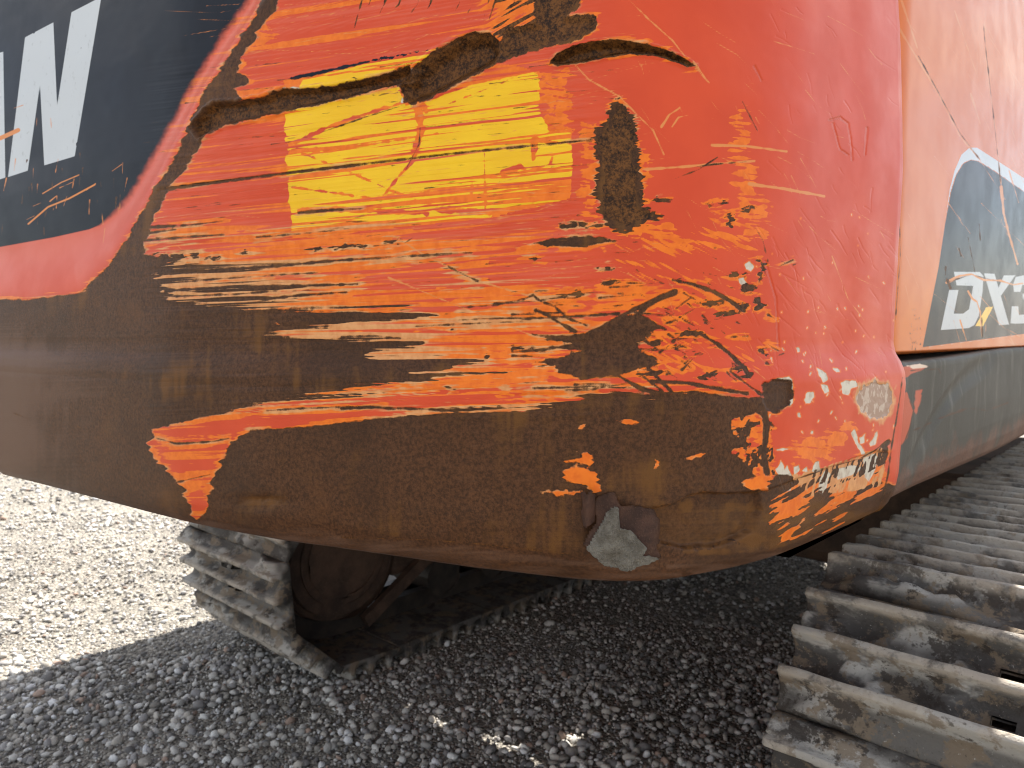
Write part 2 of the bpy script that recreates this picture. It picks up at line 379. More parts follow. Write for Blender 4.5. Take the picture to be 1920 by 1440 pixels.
# ---------- fields painted on the surface
class Paint:
    def __init__(s, P, under=None):
        s.shape = P.shape[:2]; s.set(P); s.n = len(s.x); s.under = under
    def set(s, P):
        x, y = survey(P.reshape(-1, 3)); s.x = np.clip(x, -380, 2400); s.y = np.clip(y, -45, 1120); s.over = np.clip(-25 - y, 0, 300) * .5
        s.X2 = s.x.reshape(s.shape); s.Y2 = s.y.reshape(s.shape); s.c0 = s.X2.min(0); s.c1 = s.X2.max(0)
        m = np.interp(s.y, [0, 300, 450, 560, 650, 760, 900], [-.16, -.11, -.085, -.04, -.012, -.05, -.02])
        s.v = s.y - m * (s.x - 700); s.u = s.x
        s.grain = (vn(s.u / 170, s.v / 2.6, 5) * .5 + vn(s.u / 90, s.v / 5.5, 6) * .9 + vn(s.u / 260, s.v / 14, 8) * .9) / 2.3 - .5
        s.iso = fbm(s.x / 9, s.y / 9, 4, 21) - .5
    def near(s, P, pad):
        P = np.asarray(P, float); a = P.min(0) - pad; b = P.max(0) + pad
        c = np.nonzero((s.c1 > a[0]) & (s.c0 < b[0]))[0]
        if not len(c): return c
        lo, hi = c[0], c[-1] + 1; X, Y = s.X2[:, lo:hi], s.Y2[:, lo:hi]
        r, q = np.nonzero((X > a[0]) & (X < b[0]) & (Y > a[1]) & (Y < b[1])); return r * s.shape[1] + q + lo
    def poly(s, P, sx=0.0, sy=0.0, iso=0.0, pad=70, base=None):
        """signed distance (positive inside) to a closed outline; sx: ragged along the grain"""
        P = np.asarray(P, float); out = np.full(s.n, -float(pad)) if base is None else base
        i = s.near(P, pad + abs(sx)); x = s.x[i] + sx * 2 * s.grain[i]; y = s.y[i] + sy * 2 * s.iso[i]
        d2 = np.full(len(i), 1e9); ins = np.zeros(len(i), bool)
        Q = np.roll(P, -1, 0)
        for (ax, ay), (bx, by) in zip(P, Q):
            ex, ey = bx - ax, by - ay; wx, wy = x - ax, y - ay
            t = np.clip((wx * ex + wy * ey) / (ex * ex + ey * ey + 1e-9), 0, 1)
            d2 = np.minimum(d2, (wx - ex * t) ** 2 + (wy - ey * t) ** 2)
            if by != ay:
                ins ^= ((ay > y) != (by > y)) & (x < ex * (y - ay) / ey + ax)
        d = np.where(ins, 1, -1) * np.sqrt(d2) + iso * 2 * s.iso[i]
        out[i] = np.maximum(out[i], np.maximum(d, -pad)); return out
    def line(s, P, w0, w1=None, iso=0.0, base=None, pad=8, dash=0.0, seed=1):
        """a stroke of half-width w0..w1 along a polyline"""
        P = np.asarray(P, float); out = np.full(s.n, -float(pad)) if base is None else base
        w1 = w0 if w1 is None else w1; pd = max(w0, w1) + pad
        i = s.near(P, pd)
        if not len(i): return out
        x = s.x[i]; y = s.y[i]; best = np.full(len(i), -float(pad))
        ln = np.r_[0, np.cumsum(np.hypot(*np.diff(P, axis=0).T))]
        for j in range(len(P) - 1):
            (ax, ay), (bx, by) = P[j], P[j + 1]; ex, ey = bx - ax, by - ay; wx, wy = x - ax, y - ay
            t = np.clip((wx * ex + wy * ey) / (ex * ex + ey * ey + 1e-9), 0, 1)
            d = np.hypot(wx - ex * t, wy - ey * t); tt = (ln[j] + t * (ln[j + 1] - ln[j]))
            ww = w0 + (w1 - w0) * tt / ln[-1]
            if dash: ww = ww + dash * (vn(tt / 11.0, tt * 0 + seed, seed) - .62) * 2
            best = np.maximum(best, ww - d)
        best = best + iso * 2 * s.iso[i]
        out[i] = np.maximum(out[i], best); return out

# recess of the rear panel: first displace, then paint
pt = Paint(POS)
OUT = [(-400, 594), (-80, 560), (60, 560), (150, 547), (200, 503), (232, 457), (262, 407), (290, 357), (312, 323), (350, 248), (384, 172), (432, 106), (478, 32), (500, 0), (530, -70), (-400, -70)]
INN = [(-400, 560), (-80, 480), (0, 463), (90, 446), (140, 432), (165, 422), (192, 396), (222, 360), (252, 308), (295, 232), (342, 146), (392, 66), (440, 0), (470, -70), (-400, -70)]
dO = pt.poly(OUT, pad=90); dI = pt.poly(INN, pad=90)
rec = np.clip(dO / np.maximum(dO - dI, 1e-3), 0, 1); rec = np.where(dI > 0, 1, np.where(dO < 0, 0, rec)); rec = rec * rec * (3 - 2 * rec)
rec = rec.reshape(nr, nc)
# keep the far half of the recess
rec = np.where((COL[:, 0] < -1.7)[None] & (RZ > .05)[:, None] & (RZ < .9)[:, None] & (COL[:, 0] > -2.35)[None], 1.0, rec) * (~under)
POS -= NOR * (rec * .020)[:, :, None]
pt.set(POS)
# gouges, dents and torn patches have real depth
G1 = [(358, 238), (385, 205), (402, 192), (440, 190), (490, 181), (530, 165), (560, 168), (640, 158), (720, 139), (768, 122), (775, 150), (740, 161), (640, 186), (540, 208), (470, 225), (420, 236), (375, 260)]
G2 = [(757, 192), (750, 162), (775, 126), (815, 96), (850, 75), (890, 60), (920, 62), (937, 78), (941, 100), (930, 120), (890, 141), (850, 162), (800, 189), (770, 197)]
G3 = [(925, 104), (945, 60), (960, 50), (1005, 42), (1000, 20), (1010, -50), (1092, -50), (1084, 15), (1062, 30), (1100, 25), (1118, 32), (1121, 46), (1106, 63), (1065, 80), (1000, 96), (930, 120)]
G4 = [(1033, 116), (1045, 100), (1075, 86), (1110, 78), (1160, 75), (1210, 83), (1250, 95), (1285, 111), (1304, 124), (1290, 125), (1250, 110), (1225, 104), (1180, 101), (1140, 107), (1090, 117), (1045, 123)]
SQ = [(1430, 718), (1450, 711), (1484, 713), (1487, 740), (1480, 760), (1456, 776), (1438, 768), (1430, 745)]
OV = [(1157, 188), (1173, 198), (1190, 227), (1198, 253), (1200, 300), (1202, 333), (1205, 367), (1207, 387), (1227, 397), (1240, 408), (1213, 417), (1187, 433), (1173, 438), (1147, 430), (1130, 410), (1123, 383), (1117, 350), (1120, 317), (1115, 283), (1115, 247), (1133, 230), (1147, 200)]
TP = [(1222, 952), (1262, 946), (1290, 930), (1320, 922), (1360, 925), (1432, 922), (1438, 960), (1420, 1000), (1385, 1020), (1350, 1030), (1290, 1034), (1240, 1022), (1226, 1000)]
CHP = [(1607, 735), (1618, 722), (1640, 716), (1662, 718), (1672, 730), (1672, 755), (1664, 778), (1650, 788), (1632, 785), (1615, 768), (1606, 752)]
depth = np.zeros(pt.n); POS0 = POS.copy()
for P_, dmm, ww in ((G1, 10, 10), (G2, 15, 24), (G3, 4, 16), (G4, 11, 12), (SQ, 3.5, 4), (OV, 1.6, 18), (TP, 8, 7), (CHP, 1.8, 3)):
    depth = np.maximum(depth, sst(-1.5, ww, pt.poly(P_, iso=3)) * dmm * .001)
lipf = np.maximum(sst(-9, -1, pt.poly(G1)) * sst(4, -1, pt.poly(G1)), sst(-8, -1, pt.poly(G4)) * sst(4, -1, pt.poly(G4)))
lipf = np.maximum(lipf, .8 * sst(-10, -1, pt.poly(G2)) * sst(4, -1, pt.poly(G2)))
fr = fbm(pt.x / 7, pt.y / 7, 3, 33)
depth -= lipf * .0034 * (.3 + fr)
lines3d = np.zeros(pt.n)
depth += sst(-4, 3, pt.line([(300, 356), (560, 322), (860, 287), (1110, 262)], 2.2, 1.2)) * .0012
depth += .004 * sst(160, 20, np.hypot(pt.x - 1330, (pt.y - 1010) * 1.6)) * (fbm(pt.x / 40, pt.y / 30, 3, 4) + .3)
depth += .0022 * (fbm(pt.x / 70, pt.y / 60, 3, 14) - .5) * sst(880, 980, pt.y)
depth += .0012 * (fbm(pt.x / 45, pt.y / 45, 3, 15) - .5) * sst(1050, 1250, pt.x) * sst(300, 500, pt.y)
edge = .006 * sst(-3, 4, pt.y - np.interp(pt.x, [1085, 1180, 1250, 1310, 1380, 1445, 1500, 1570, 1640], [960, 965, 952, 928, 925, 918, 897, 872, 846])) * sst(1090, 1120, pt.x) * sst(1680, 1640, pt.x) * sst(1090, 960, pt.y)
depth += edge
depth += .004 * np.exp(-((pt.x - 495) / 50) ** 2 - ((pt.y - 940) / 14) ** 2) * (.5 + fbm(pt.x / 12, pt.y / 9, 3, 25))
depth += .0022 * (fbm(pt.x / 120, pt.y / 110, 2, 19) - .5) + .0006 * (fbm(pt.x / 26, pt.y / 26, 2, 20) - .5)
depth = depth.reshape(nr, nc) * (~under) * (COL[:, 1] < 1.16)[None]
POS -= NOR * depth[:, :, None]

def cw_fields():
    x, y, u, v = pt.x, pt.y, pt.u, pt.v
    W = np.full(pt.n, -70.)
    M1 = [(-400, 592), (-80, 558), (60, 562), (150, 548), (200, 505), (235, 470), (262, 478), (300, 482), (318, 490), (296, 500), (292, 520), (300, 545), (330, 566), (480, 580),
          (620, 578), (745, 576), (797, 587), (745, 597), (645, 603), (620, 613), (580, 617), (515, 622), (480, 628), (613, 637), (745, 640), (797, 643),
          (795, 648), (730, 657), (687, 666), (720, 671), (813, 672), (890, 677), (840, 683), (848, 690), (897, 695), (925, 699), (913, 702), (780, 705),
          (810, 711), (797, 717), (713, 722), (643, 728), (706, 731), (613, 740), (547, 747), (480, 757), (420, 774), (370, 785), (290, 805), (279, 832),
          (300, 868), (338, 905), (350, 940), (365, 973), (385, 966), (392, 930), (410, 870), (440, 830), (470, 806), (560, 802), (640, 792), (700, 785),
          (850, 770), (970, 768), (1060, 748), (1090, 740), (1130, 742), (1180, 735), (1210, 745), (1270, 738), (1300, 733), (1350, 740), (1395, 745),
          (1432, 746), (1440, 765), (1415, 777), (1380, 784), (1370, 800), (1378, 850), (1404, 872), (1422, 905), (1446, 905), (1452, 888), (1500, 895),
          (1560, 874), (1610, 860), (1634, 852), (1646, 872), (1650, 905), (1700, 915), (1700, 1000), (1500, 1190), (-400, 1190)]
    amp = 10 + 34 * sst(250, 330, x) * sst(1350, 1200, x) * sst(440, 500, y) * sst(800, 740, y)
    g0 = pt.grain.copy(); pt.grain = g0 * amp / 10
    W = pt.poly(M1, sx=12, iso=3, base=W)
    pt.grain = g0
    fz = sst(255, 320, x) * sst(1330, 1180, x) * sst(440, 480, y) * sst(800, 745, y)
    fine = vn(u / 150, v / 1.7, 31) * .55 + vn(u / 320, v / 4.2, 32) * .45 - .5
    W = W + fz * fine * (12 + 22 * sst(430, 760, x))
    STR = [(150, 548), (200, 502), (232, 456), (262, 406), (290, 356), (312, 322), (331, 290), (350, 247), (363, 215), (383, 171), (406, 140), (431, 105), (451, 70), (478, 30), (500, -45),
           (528, -45), (516, 20), (490, 44), (479, 70), (464, 92), (450, 120), (444, 136), (466, 147), (471, 156), (440, 166), (452, 186), (440, 200), (410, 240), (390, 248), (376, 270), (360, 296), (341, 322), (321, 350), (309, 370), (294, 400), (281, 430), (272, 448), (268, 480)]
    W = pt.poly(STR, sx=7, iso=3, base=W)
    B3 = [(1003, 627), (1040, 630), (1100, 626), (1133, 613), (1173, 590), (1200, 587), (1213, 600), (1247, 617), (1227, 623), (1207, 633), (1193, 653), (1217, 667), (1236, 687), (1193, 693), (1147, 705),
          (1093, 712), (1037, 700), (1040, 687), (1007, 678), (1067, 667), (1087, 657), (1027, 653), (1073, 645), (1027, 637)]
    W = pt.poly(B3, sx=22, iso=5, base=W)
    W = np.maximum(W, pt.poly(OV, sx=12, iso=5) + (vn(x / 16, (y + .1 * x) / 1.9, 36) - .5) * 15)
    BL = [(1003, 456), (1050, 444), (1127, 443), (1157, 452), (1093, 463), (1020, 461)]
    W = pt.poly(BL, sx=14, iso=4, base=W)
    for P_ in (G1, G2, G3, G4, SQ): W = pt.poly(P_, sx=5, iso=5, base=W)
    W = pt.poly([(1636, 858), (1655, 832), (1669, 822), (1666, 850), (1655, 885), (1646, 880)], iso=5, base=W)
    bn = (fbm((x + .1 * y) / 9, (y + .1 * x) / 2.6, 3, 35) - .55) * 16
    # small rust blots
    for cx, cy, rx, ry in ((1110, 424, 50, 3), (1075, 423, 30, 6), (1240, 375, 18, 6), (1405, 393, 16, 6), (1372, 412, 7, 13), (1340, 382, 22, 3), (1000, 485, 16, 3), (1135, 503, 18, 5), (1145, 529, 18, 6), (1078, 552, 24, 6),
                           (1382, 515, 20, 7), (1400, 540, 14, 10), (1422, 570, 10, 14), (1425, 505, 5, 22), (1330, 568, 26, 5), (1365, 588, 26, 6), (1390, 575, 12, 8), (1300, 625, 26, 6), (1230, 643, 14, 9), (1330, 705, 14, 10), (1385, 690, 14, 7), (1405, 705, 10, 8), (1430, 660, 8, 6),
                           (850, 619, 5, 4), (912, 669, 6, 6), (845, 728, 5, 5), (970, 652, 12, 5), (995, 655, 14, 3), (1120, 680, 8, 4), (1223, 700, 30, 4), (946, 728, 3, 3), (660, 147, 3, 2), (735, 452, 18, 3), (640, 462, 26, 3), (590, 467, 14, 3), (680, 462, 12, 3),
                           (300, 482, 16, 9), (328, 484, 16, 9), (365, 480, 10, 6), (400, 484, 14, 4), (460, 472, 8, 3), (1240, 740, 40, 4)):
        a = np.linspace(0, 2 * math.pi, 9)[:-1]
        W = np.maximum(W, pt.poly(np.stack([cx + rx * np.cos(a), cy + ry * np.sin(a) - .08 * rx * np.cos(a)], -1), sx=16, iso=3, pad=30) + bn)
    # rust lines
    LN = [([(300, 356), (560, 322), (860, 287), (1110, 262)], 3.2, 1.4), ([(400, 507), (480, 502), (640, 488), (810, 478), (885, 474)], 3.6, 1.2), ([(560, 399), (620, 394), (680, 391)], 4, 1),
          ([(300, 512), (420, 506), (520, 500)], 4.5, 2), ([(300, 532), (420, 522), (600, 511)], 2, .8), ([(310, 545), (440, 539), (560, 536), (670, 533)], 3.4, 2.2), ([(490, 562), (560, 554), (650, 548)], 3, 1),
          ([(310, 556), (440, 552), (520, 545)], 2, 1), ([(270, 427), (360, 422), (420, 414)], 3.5, 1), ([(262, 452), (330, 446), (420, 440)], 2.5, 1.2), ([(270, 438), (300, 434), (330, 430)], 3, 1), ([(480, 445), (580, 437), (660, 428)], 1.6, .6),
          ([(1000, 553), (1010, 563), (1040, 575), (1065, 597), (1100, 610)], 2.6, 2), ([(1004, 582), (1026, 590), (1050, 606), (1080, 622)], 3.5, 3), ([(980, 598), (1040, 595), (1100, 592), (1160, 588)], 2, 3), ([(960, 590), (1010, 588), (1060, 586)], 1.8, 1.2),
          ([(1100, 628), (1140, 608), (1185, 582), (1230, 562), (1265, 548)], 4, 5.5), ([(1203, 582), (1225, 565), (1262, 550)], 5, 5), ([(1195, 590), (1220, 603), (1248, 618)], 4, 3), ([(1030, 655), (990, 658), (960, 660)], 3, 1.2),
          ([(1262, 525), (1300, 533), (1340, 548), (1370, 565), (1395, 583)], 2.5, 5), ([(1312, 625), (1345, 645), (1370, 665), (1395, 690), (1405, 705)], 2.5, 5), ([(1370, 697), (1400, 720), (1430, 742)], 2.4, 2.4), ([(1220, 715), (1290, 718), (1340, 728), (1400, 738)], 3, 4), ([(1155, 702), (1200, 728), (1250, 742)], 2.2, 6),
          ([(1215, 690), (1240, 715), (1262, 738)], 3.5, 3), ([(1195, 697), (1225, 720), (1250, 742)], 2, 3), ([(1000, 728), (1080, 726), (1160, 722)], 2.2, 1.2), ([(1060, 732), (1110, 730), (1180, 718)], 2, 1), ([(920, 570), (1000, 565), (1060, 556), (1100, 552)], 1.5, .8),
          ([(1203, 655), (1240, 656), (1290, 648)], 2, 1), ([(500, 770), (560, 766), (660, 763), (760, 766), (860, 770)], 1.5, 2.5), ([(640, 766), (700, 763), (740, 767)], 3.2, 3), ([(295, 822), (330, 832), (400, 828), (430, 822)], 2.2, 1), ([(330, 905), (360, 898), (395, 890)], 2, 1),
          ([(840, 500), (870, 515), (895, 527)], 1.6, 2.2), ([(1000, 553), (985, 560), (930, 572), (860, 577)], 1.6, 1), ([(780, 612), (900, 606), (980, 603)], 1.2, .8), ([(860, 600), (940, 597), (1020, 596)], 1.2, 1.4), ([(640, 632), (700, 630), (750, 634)], 2, 1.2), ([(1433, 770), (1438, 800), (1432, 850), (1440, 900)], 6, 5), ([(1420, 770), (1450, 800)], 4, 2)]
    for i, (P_, a, b) in enumerate(LN): W = pt.line(P_, a, b, iso=1.6, base=W, pad=20, dash=.9, seed=i + 3)
    r0_ = random.Random(11)
    for i in range(95):
        cx, cy = r0_.gauss(1200, 110), r0_.gauss(630, 65)
        a = (r0_.gauss(-.04, .06) if cx < 1190 else r0_.choice((r0_.gauss(.65, .15), r0_.gauss(-.4, .2)))); l = r0_.uniform(6, 60) * (1.3 if cx < 1190 else .6)
        W = pt.line([(cx, cy), (cx + l * .5 * math.cos(a) + r0_.uniform(-2, 2), cy + l * .5 * math.sin(a)), (cx + l * math.cos(a), cy + l * math.sin(a))], r0_.uniform(.5, 2.6), .3, iso=1.4, base=W, pad=20, dash=1.1, seed=i)
    # mottled rust around the orange corner patch and below
    mot = fbm(x / 13, y / 13, 4, 41)
    reg = pt.poly([(1360, 785), (1442, 770), (1448, 900), (1400, 905), (1365, 860)], pad=30)
    W = np.where(reg > -4, np.maximum(W, (mot - .52) * 70 + np.clip(-(x - 1400) * .12, -4, 6)), W)
    # paint islands left standing in the rust
    ISL = [[(1083, 850), (1100, 846), (1112, 862), (1116, 872), (1100, 872), (1080, 866), (1062, 866), (1085, 858)], [(1055, 886), (1090, 876), (1110, 876), (1122, 890), (1124, 920), (1112, 926), (1098, 915), (1080, 905), (1058, 902)],
           [(992, 921), (1030, 920), (1088, 920), (1085, 930), (1050, 928)], [(1393, 905), (1415, 893), (1440, 890), (1446, 905), (1436, 920), (1410, 920)], [(1160, 792), (1195, 785), (1198, 791), (1175, 797)], [(1230, 862), (1236, 860), (1240, 880), (1234, 880)],
           [(1290, 860), (1330, 850), (1325, 856), (1300, 862)], [(516, 606), (524, 606), (526, 610), (518, 610)], [(1080, 800), (1092, 795), (1090, 803), (1082, 806)]]
    isl = np.full(pt.n, -30.)
    for P_ in ISL: isl = pt.poly(P_, sx=22, iso=5, base=isl, pad=30)
    q = x + .55 * y; r_ = y + .50 * (x - 1540)
    dn = fbm(q / 26, r_ / 7, 3, 51)
    reg2 = pt.poly([(1452, 925), (1520, 900), (1600, 900), (1650, 880), (1658, 930), (1600, 985), (1500, 1030), (1450, 1020)], pad=30)
    isl = np.maximum(isl, np.where(reg2 > -10, (dn - .555) * 70 + np.clip(reg2 * .5 - 4, -14, 3) - sst(930, 1010, r_) * 6, -30))
    reg3 = pt.poly([(1490, 895), (1560, 876), (1612, 861), (1650, 845), (1664, 870), (1650, 905), (1600, 915), (1520, 925)], pad=30)
    sn = fbm((x + .3 * y) / 5, y / 26, 3, 61)
    tanpatch = np.where(reg3 > -6, (sn - .49) * 55 + np.clip(reg3, -8, 2), -30)
    W = np.where(isl > -3, np.minimum(W, -isl), W)
    W = np.where(tanpatch > 0, np.minimum(W, -tanpatch), W)
    W = np.where(pt.under, 30, W)
    # streak wear inside the scraped zone
    zone = sst(230, 330, x) * sst(1120, 950, x) * sst(370, 470, y) * sst(800, 700, y)
    st = vn(u / 240, v / 3.2, 71) * .45 + vn(u / 110, v / 1.9, 72) * .25 + vn(u / 420, v / 9, 73) * .30
    zin = sst(250, 310, x) * sst(720, 420, x) * sst(470, 505, y) * sst(600, 570, y)
    W = np.maximum(W, np.where(zin > .02, (st - .70 + .17 * zin) * 60 - 14 * (1 - zin), -70))
    # primer halo and undercoat
    wn = fbm(u / 60, v / 5, 3, 81)
    big = 10 * zone + 3 * sst(230, 330, x) * sst(1450, 1250, x)
    T = W - 3.5 + np.clip((wn - .45) * (14 + 2.2 * big), -4, 30) + fz * (5 + 22 * fine)
    finger = sst(470, 560, x) * sst(1130, 1000, x) * sst(590, 612, y) * sst(725, 700, y)
    T = np.maximum(T, np.where(finger > .05, (vn(u / 240, v / 3.4, 37) * .6 + vn(u / 110, v / 1.9, 38) * .4 - .42 - .42 * sst(680, 960, x)) * 34 - 20 * (1 - finger), -70))
    T = np.maximum(T, np.where(zin > .02, (st - .60 + .20 * zin) * 50 - 12 * (1 - zin), -70))
    T = np.maximum(T, np.where(zone > .1, (st - .735) * 60, -70))
    low = sst(520, 600, y + .06 * (x - 700)) * sst(230, 300, x) * sst(1330, 1130, x)
    O = W - 2.5 + np.clip((fbm(u / 90, v / 6, 3, 91) - .44) * (40 + 60 * zone), -8, 40) + 30 * low * (fbm(u / 120, v / 5, 3, 92) - .25)
    os_ = vn(u / 300, v / 4.5, 101) * .4 + vn(u / 120, v / 2.2, 102) * .25 + vn(u / 300, v / 20, 103) * .35
    scr = sst(235, 330, x) * sst(1190, 1000, x); O = np.maximum(O, (os_ - .66 + .12 * zone + .04 * scr) * 50 - 30 * (1 - scr))
    rz = sst(1050, 1200, x) * sst(1500, 1380, x) * sst(340, 420, y) * sst(760, 680, y)
    rn = vn((x + 1.0 * y) / 46, (y - .6 * x) / 3.6, 111) * .5 + vn((x + .4 * y) / 80, (y - .2 * x) / 8, 112) * .5
    O = np.maximum(O, (rn - .72 + .10 * rz) * 50 - 25 * (1 - rz))
    on_ = (vn((x + .3 * y) / 26, (y - .1 * x) / 3, 43) * .6 + fbm(x / 10, y / 10, 3, 44) * .4 - .56) * 46
    for P_, s_ in (([(1380, 205), (1400, 210), (1402, 300), (1420, 330), (1410, 380), (1440, 370), (1440, 450), (1400, 440), (1380, 330), (1372, 280)], 12), ([(1090, 230), (1120, 230), (1118, 440), (1130, 470), (1095, 430)], 12), ([(1190, 250), (1215, 300), (1212, 400), (1260, 420), (1300, 470), (1200, 445), (1180, 440)], 14),
                       ([(1010, 140), (1070, 130), (1072, 240), (1030, 245)], 10), ([(1480, 835), (1560, 805), (1610, 790), (1580, 835), (1540, 860), (1490, 868)], 14), ([(1365, 785), (1442, 770), (1448, 905), (1400, 910)], 4), ([(455, 60), (480, 50), (520, 60), (480, 90), (435, 140), (430, 130)], 16)):
        O = np.maximum(O, np.minimum(pt.poly(P_, sx=s_, iso=10, pad=40), 6) + on_)
    T = T - 5 * sst(860, 960, x) * sst(1460, 1430, x) * sst(430, 480, y) * sst(745, 715, y) - 6 * sst(1110, 1190, x) * sst(1460, 1430, x) * sst(330, 420, y) * sst(745, 715, y)
    O = np.maximum(O, isl); T = np.maximum(T, tanpatch)
    # scratches of undercoat and primer
    Li = np.full(pt.n, -8.)
    r = random.Random(5)
    LS = [([(735, 440), (790, 475), (840, 500), (900, 528), (1000, 557)], 1.6), ([(728, 520), (850, 570), (1000, 630)], 1.3), ([(1075, 118), (1105, 150), (1160, 180), (1225, 245), (1245, 290)], 1.5), ([(1180, 0), (1215, 35), (1260, 75), (1300, 125), (1330, 155)], 1.4),
          ([(1205, 318), (1290, 312), (1380, 304), (1415, 302)], 2.2), ([(1335, 272), (1400, 274), (1475, 284)], 2.6), ([(1405, 345), (1470, 354), (1545, 368)], 3.0), ([(1240, 238), (1255, 215), (1275, 202)], 2.0), ([(1260, 238), (1272, 220), (1290, 216)], 1.4), ([(1300, 115), (1325, 150)], 2),
          ([(1560, 480), (1590, 560), (1620, 600)], .8), ([(1410, 690), (1440, 715)], 1)]
    for P_, a in LS: Li = pt.line(P_, a, a * .8, iso=1.0, base=Li, dash=.7, seed=len(P_))
    for i in range(250):
        if i < 70:
            cx, cy = r.uniform(1180, 1680), r.uniform(0, 700); a = r.uniform(.3, 1.25); l = r.uniform(12, 90)
        elif i < 215:
            cx, cy = r.uniform(400, 1200), r.uniform(0, 560); a = -.10 + r.gauss(0, .07); l = r.uniform(30, 220)
        else:
            cx, cy = r.uniform(300, 1300), r.uniform(430, 760); a = r.choice((-.05, .5, .55)) + r.gauss(0, .05); l = r.uniform(20, 120)
        b = r.gauss(0, .1)
        P_ = [(cx - l / 2 * math.cos(a - b), cy - l / 2 * math.sin(a - b)), (cx, cy), (cx + l / 2 * math.cos(a + b), cy + l / 2 * math.sin(a + b))]
        Li = pt.line(P_, r.uniform(.3, .8) * (1 if i < 100 else .6), .2, base=Li, dash=.5, seed=i)
    # shallow dents and raised curls on the flank paint
    HH = np.zeros(pt.n); hb = np.full(pt.n, -4.)
    for i in range(150):
        cx, cy = r.uniform(1390, 1690), r.choice((r.uniform(20, 760), r.uniform(430, 760))); a = r.gauss(1.05, .22); l = r.uniform(8, 46) * (1.3 if cy > 400 else 1)
        P_ = [(cx - l / 2 * math.cos(a), cy - l / 2 * math.sin(a)), (cx + r.uniform(-3, 3), cy), (cx + l / 2 * math.cos(a), cy + l / 2 * math.sin(a))]
        i_ = pt.near(P_, 8); d_ = pt.line(P_, r.uniform(.5, 1.8), .3, pad=4, base=hb); HH[i_] -= sst(-1.5, 1.2, d_[i_]) * r.uniform(.04, .3); hb[i_] = -4
    for P_ in ([(1555, 225), (1575, 220), (1590, 232), (1595, 260), (1598, 300)], [(1562, 232), (1572, 270), (1575, 280), (1590, 290)], [(1626, 240), (1622, 290)], [(1415, 125), (1428, 150)], [(1435, 490), (1455, 560), (1460, 650)]):
        HH -= sst(-2, 1.5, pt.line(P_, 1.6, 1.2, iso=1, pad=5)) * .9
    HH += .5 * pt.grain * sst(240, 320, x) * sst(1250, 1100, x) * sst(60, 200, y) * sst(820, 760, y) * 2
    # yellow warning sticker
    Y = pt.poly([(560, 166), (568, 149), (700, 116), (838, 87), (852, 92), (805, 112), (745, 135), (640, 160), (570, 172)], sx=2, iso=2)
    Y = pt.poly([(533, 204), (640, 186), (745, 162), (760, 197), (800, 190), (880, 160), (1011, 134), (1013, 170), (1007, 200), (1032, 247), (1070, 243), (1073, 300), (1071, 335), (1068, 372), (1030, 385), (985, 394), (925, 402), (920, 408), (820, 420), (690, 428), (600, 440), (549, 444), (544, 400), (536, 300)], sx=5, iso=2, base=Y)
    yst = vn(u / 260, v / 2.6, 121) * .55 + vn(u / 130, v / 1.7, 122) * .25 + vn(u / 300, v / 12, 123) * .2
    wear_y = .555 + .05 * sst(420, 300, y + .1 * (x - 700)) - .16 * sst(365, 410, y + .12 * (x - 700)) - .12 * sst(960, 1070, x) * sst(290, 370, y)
    Y = np.minimum(Y, (wear_y - yst) * 50)
    YH = [([(530, 278), (600, 245), (680, 215), (760, 192)], 5, 3), ([(782, 190), (790, 240), (782, 270), (775, 300), (745, 335), (718, 368)], 8, 2), ([(790, 190), (800, 210)], 6, 4), ([(1003, 262), (1000, 298)], 7, 4), ([(560, 285), (650, 320), (740, 360), (820, 388)], 1.5, 1),
          ([(548, 282), (620, 280), (700, 270), (820, 250)], 5, 1), ([(945, 325), (975, 312), (985, 318)], 8, 3), ([(1000, 318), (1030, 308), (1036, 295)], 6, 2), ([(840, 195), (930, 160), (970, 142)], 1, 1), ([(560, 395), (640, 392), (800, 400)], 5, 4), ([(820, 394), (930, 398), (1000, 388)], 6, 5), ([(885, 340), (884, 370)], 2, 2), ([(908, 282), (910, 390)], 1.2, 1), ([(540, 350), (700, 372), (770, 366), (1000, 345)], 2.5, 3.5), ([(1010, 265), (1070, 268)], 4, 2)]
    for i, (P_, a, b) in enumerate(YH): Y = np.minimum(Y, -pt.line(P_, a, b, iso=3, pad=40, dash=1.5, seed=i))
    yor = pt.poly([(533, 150), (838, 91), (1011, 134), (1072, 240), (1072, 372), (920, 408), (549, 446)], sx=3, pad=30)
    O = np.where(yor > 0, np.maximum(O, (vn(u / 200, v / 7, 95) - .45) * 40), O)
    # dark rear panel, overspray edge, lettering
    PAN = [(-400, 562), (-80, 479), (0, 463), (100, 445), (167, 430), (187, 422), (217, 397), (247, 363), (277, 310), (320, 233), (367, 147), (417, 67), (467, 0), (500, -60), (-400, -60)]
    D = pt.poly(PAN)
    soft = 1 + 7 * sst(170, 230, x); D = D / soft + pt.iso * 1.2 * sst(170, 230, x)
    D = np.maximum(D, (pt.poly([(533, 152), (548, 143), (700, 110), (842, 84), (850, 87), (700, 117), (560, 149)], sx=3, iso=3) - 1) + (fbm(x / 5, y / 4, 2, 131) - .62) * 14 * sst(640, 760, x))
    LET = np.maximum(pt.poly([(47, 70), (100, 42), (107, 200), (134, 23), (190, -6), (140, 293), (83, 310), (75, 157), (52, 320), (15, 332)]), pt.poly([(-78, 126), (-30, 108), (6, 97), (10, 333), (-27, 344), (-30, 292), (-66, 300), (-76, 356), (-112, 366)]))
    LET = np.minimum(LET, -pt.poly([(-26, 150), (-16, 150), (-14, 246), (-50, 254)]))
    LET = np.minimum(LET, 4 - 6 * sst(.80, .88, fbm(x / 8, y / 30, 3, 141)))
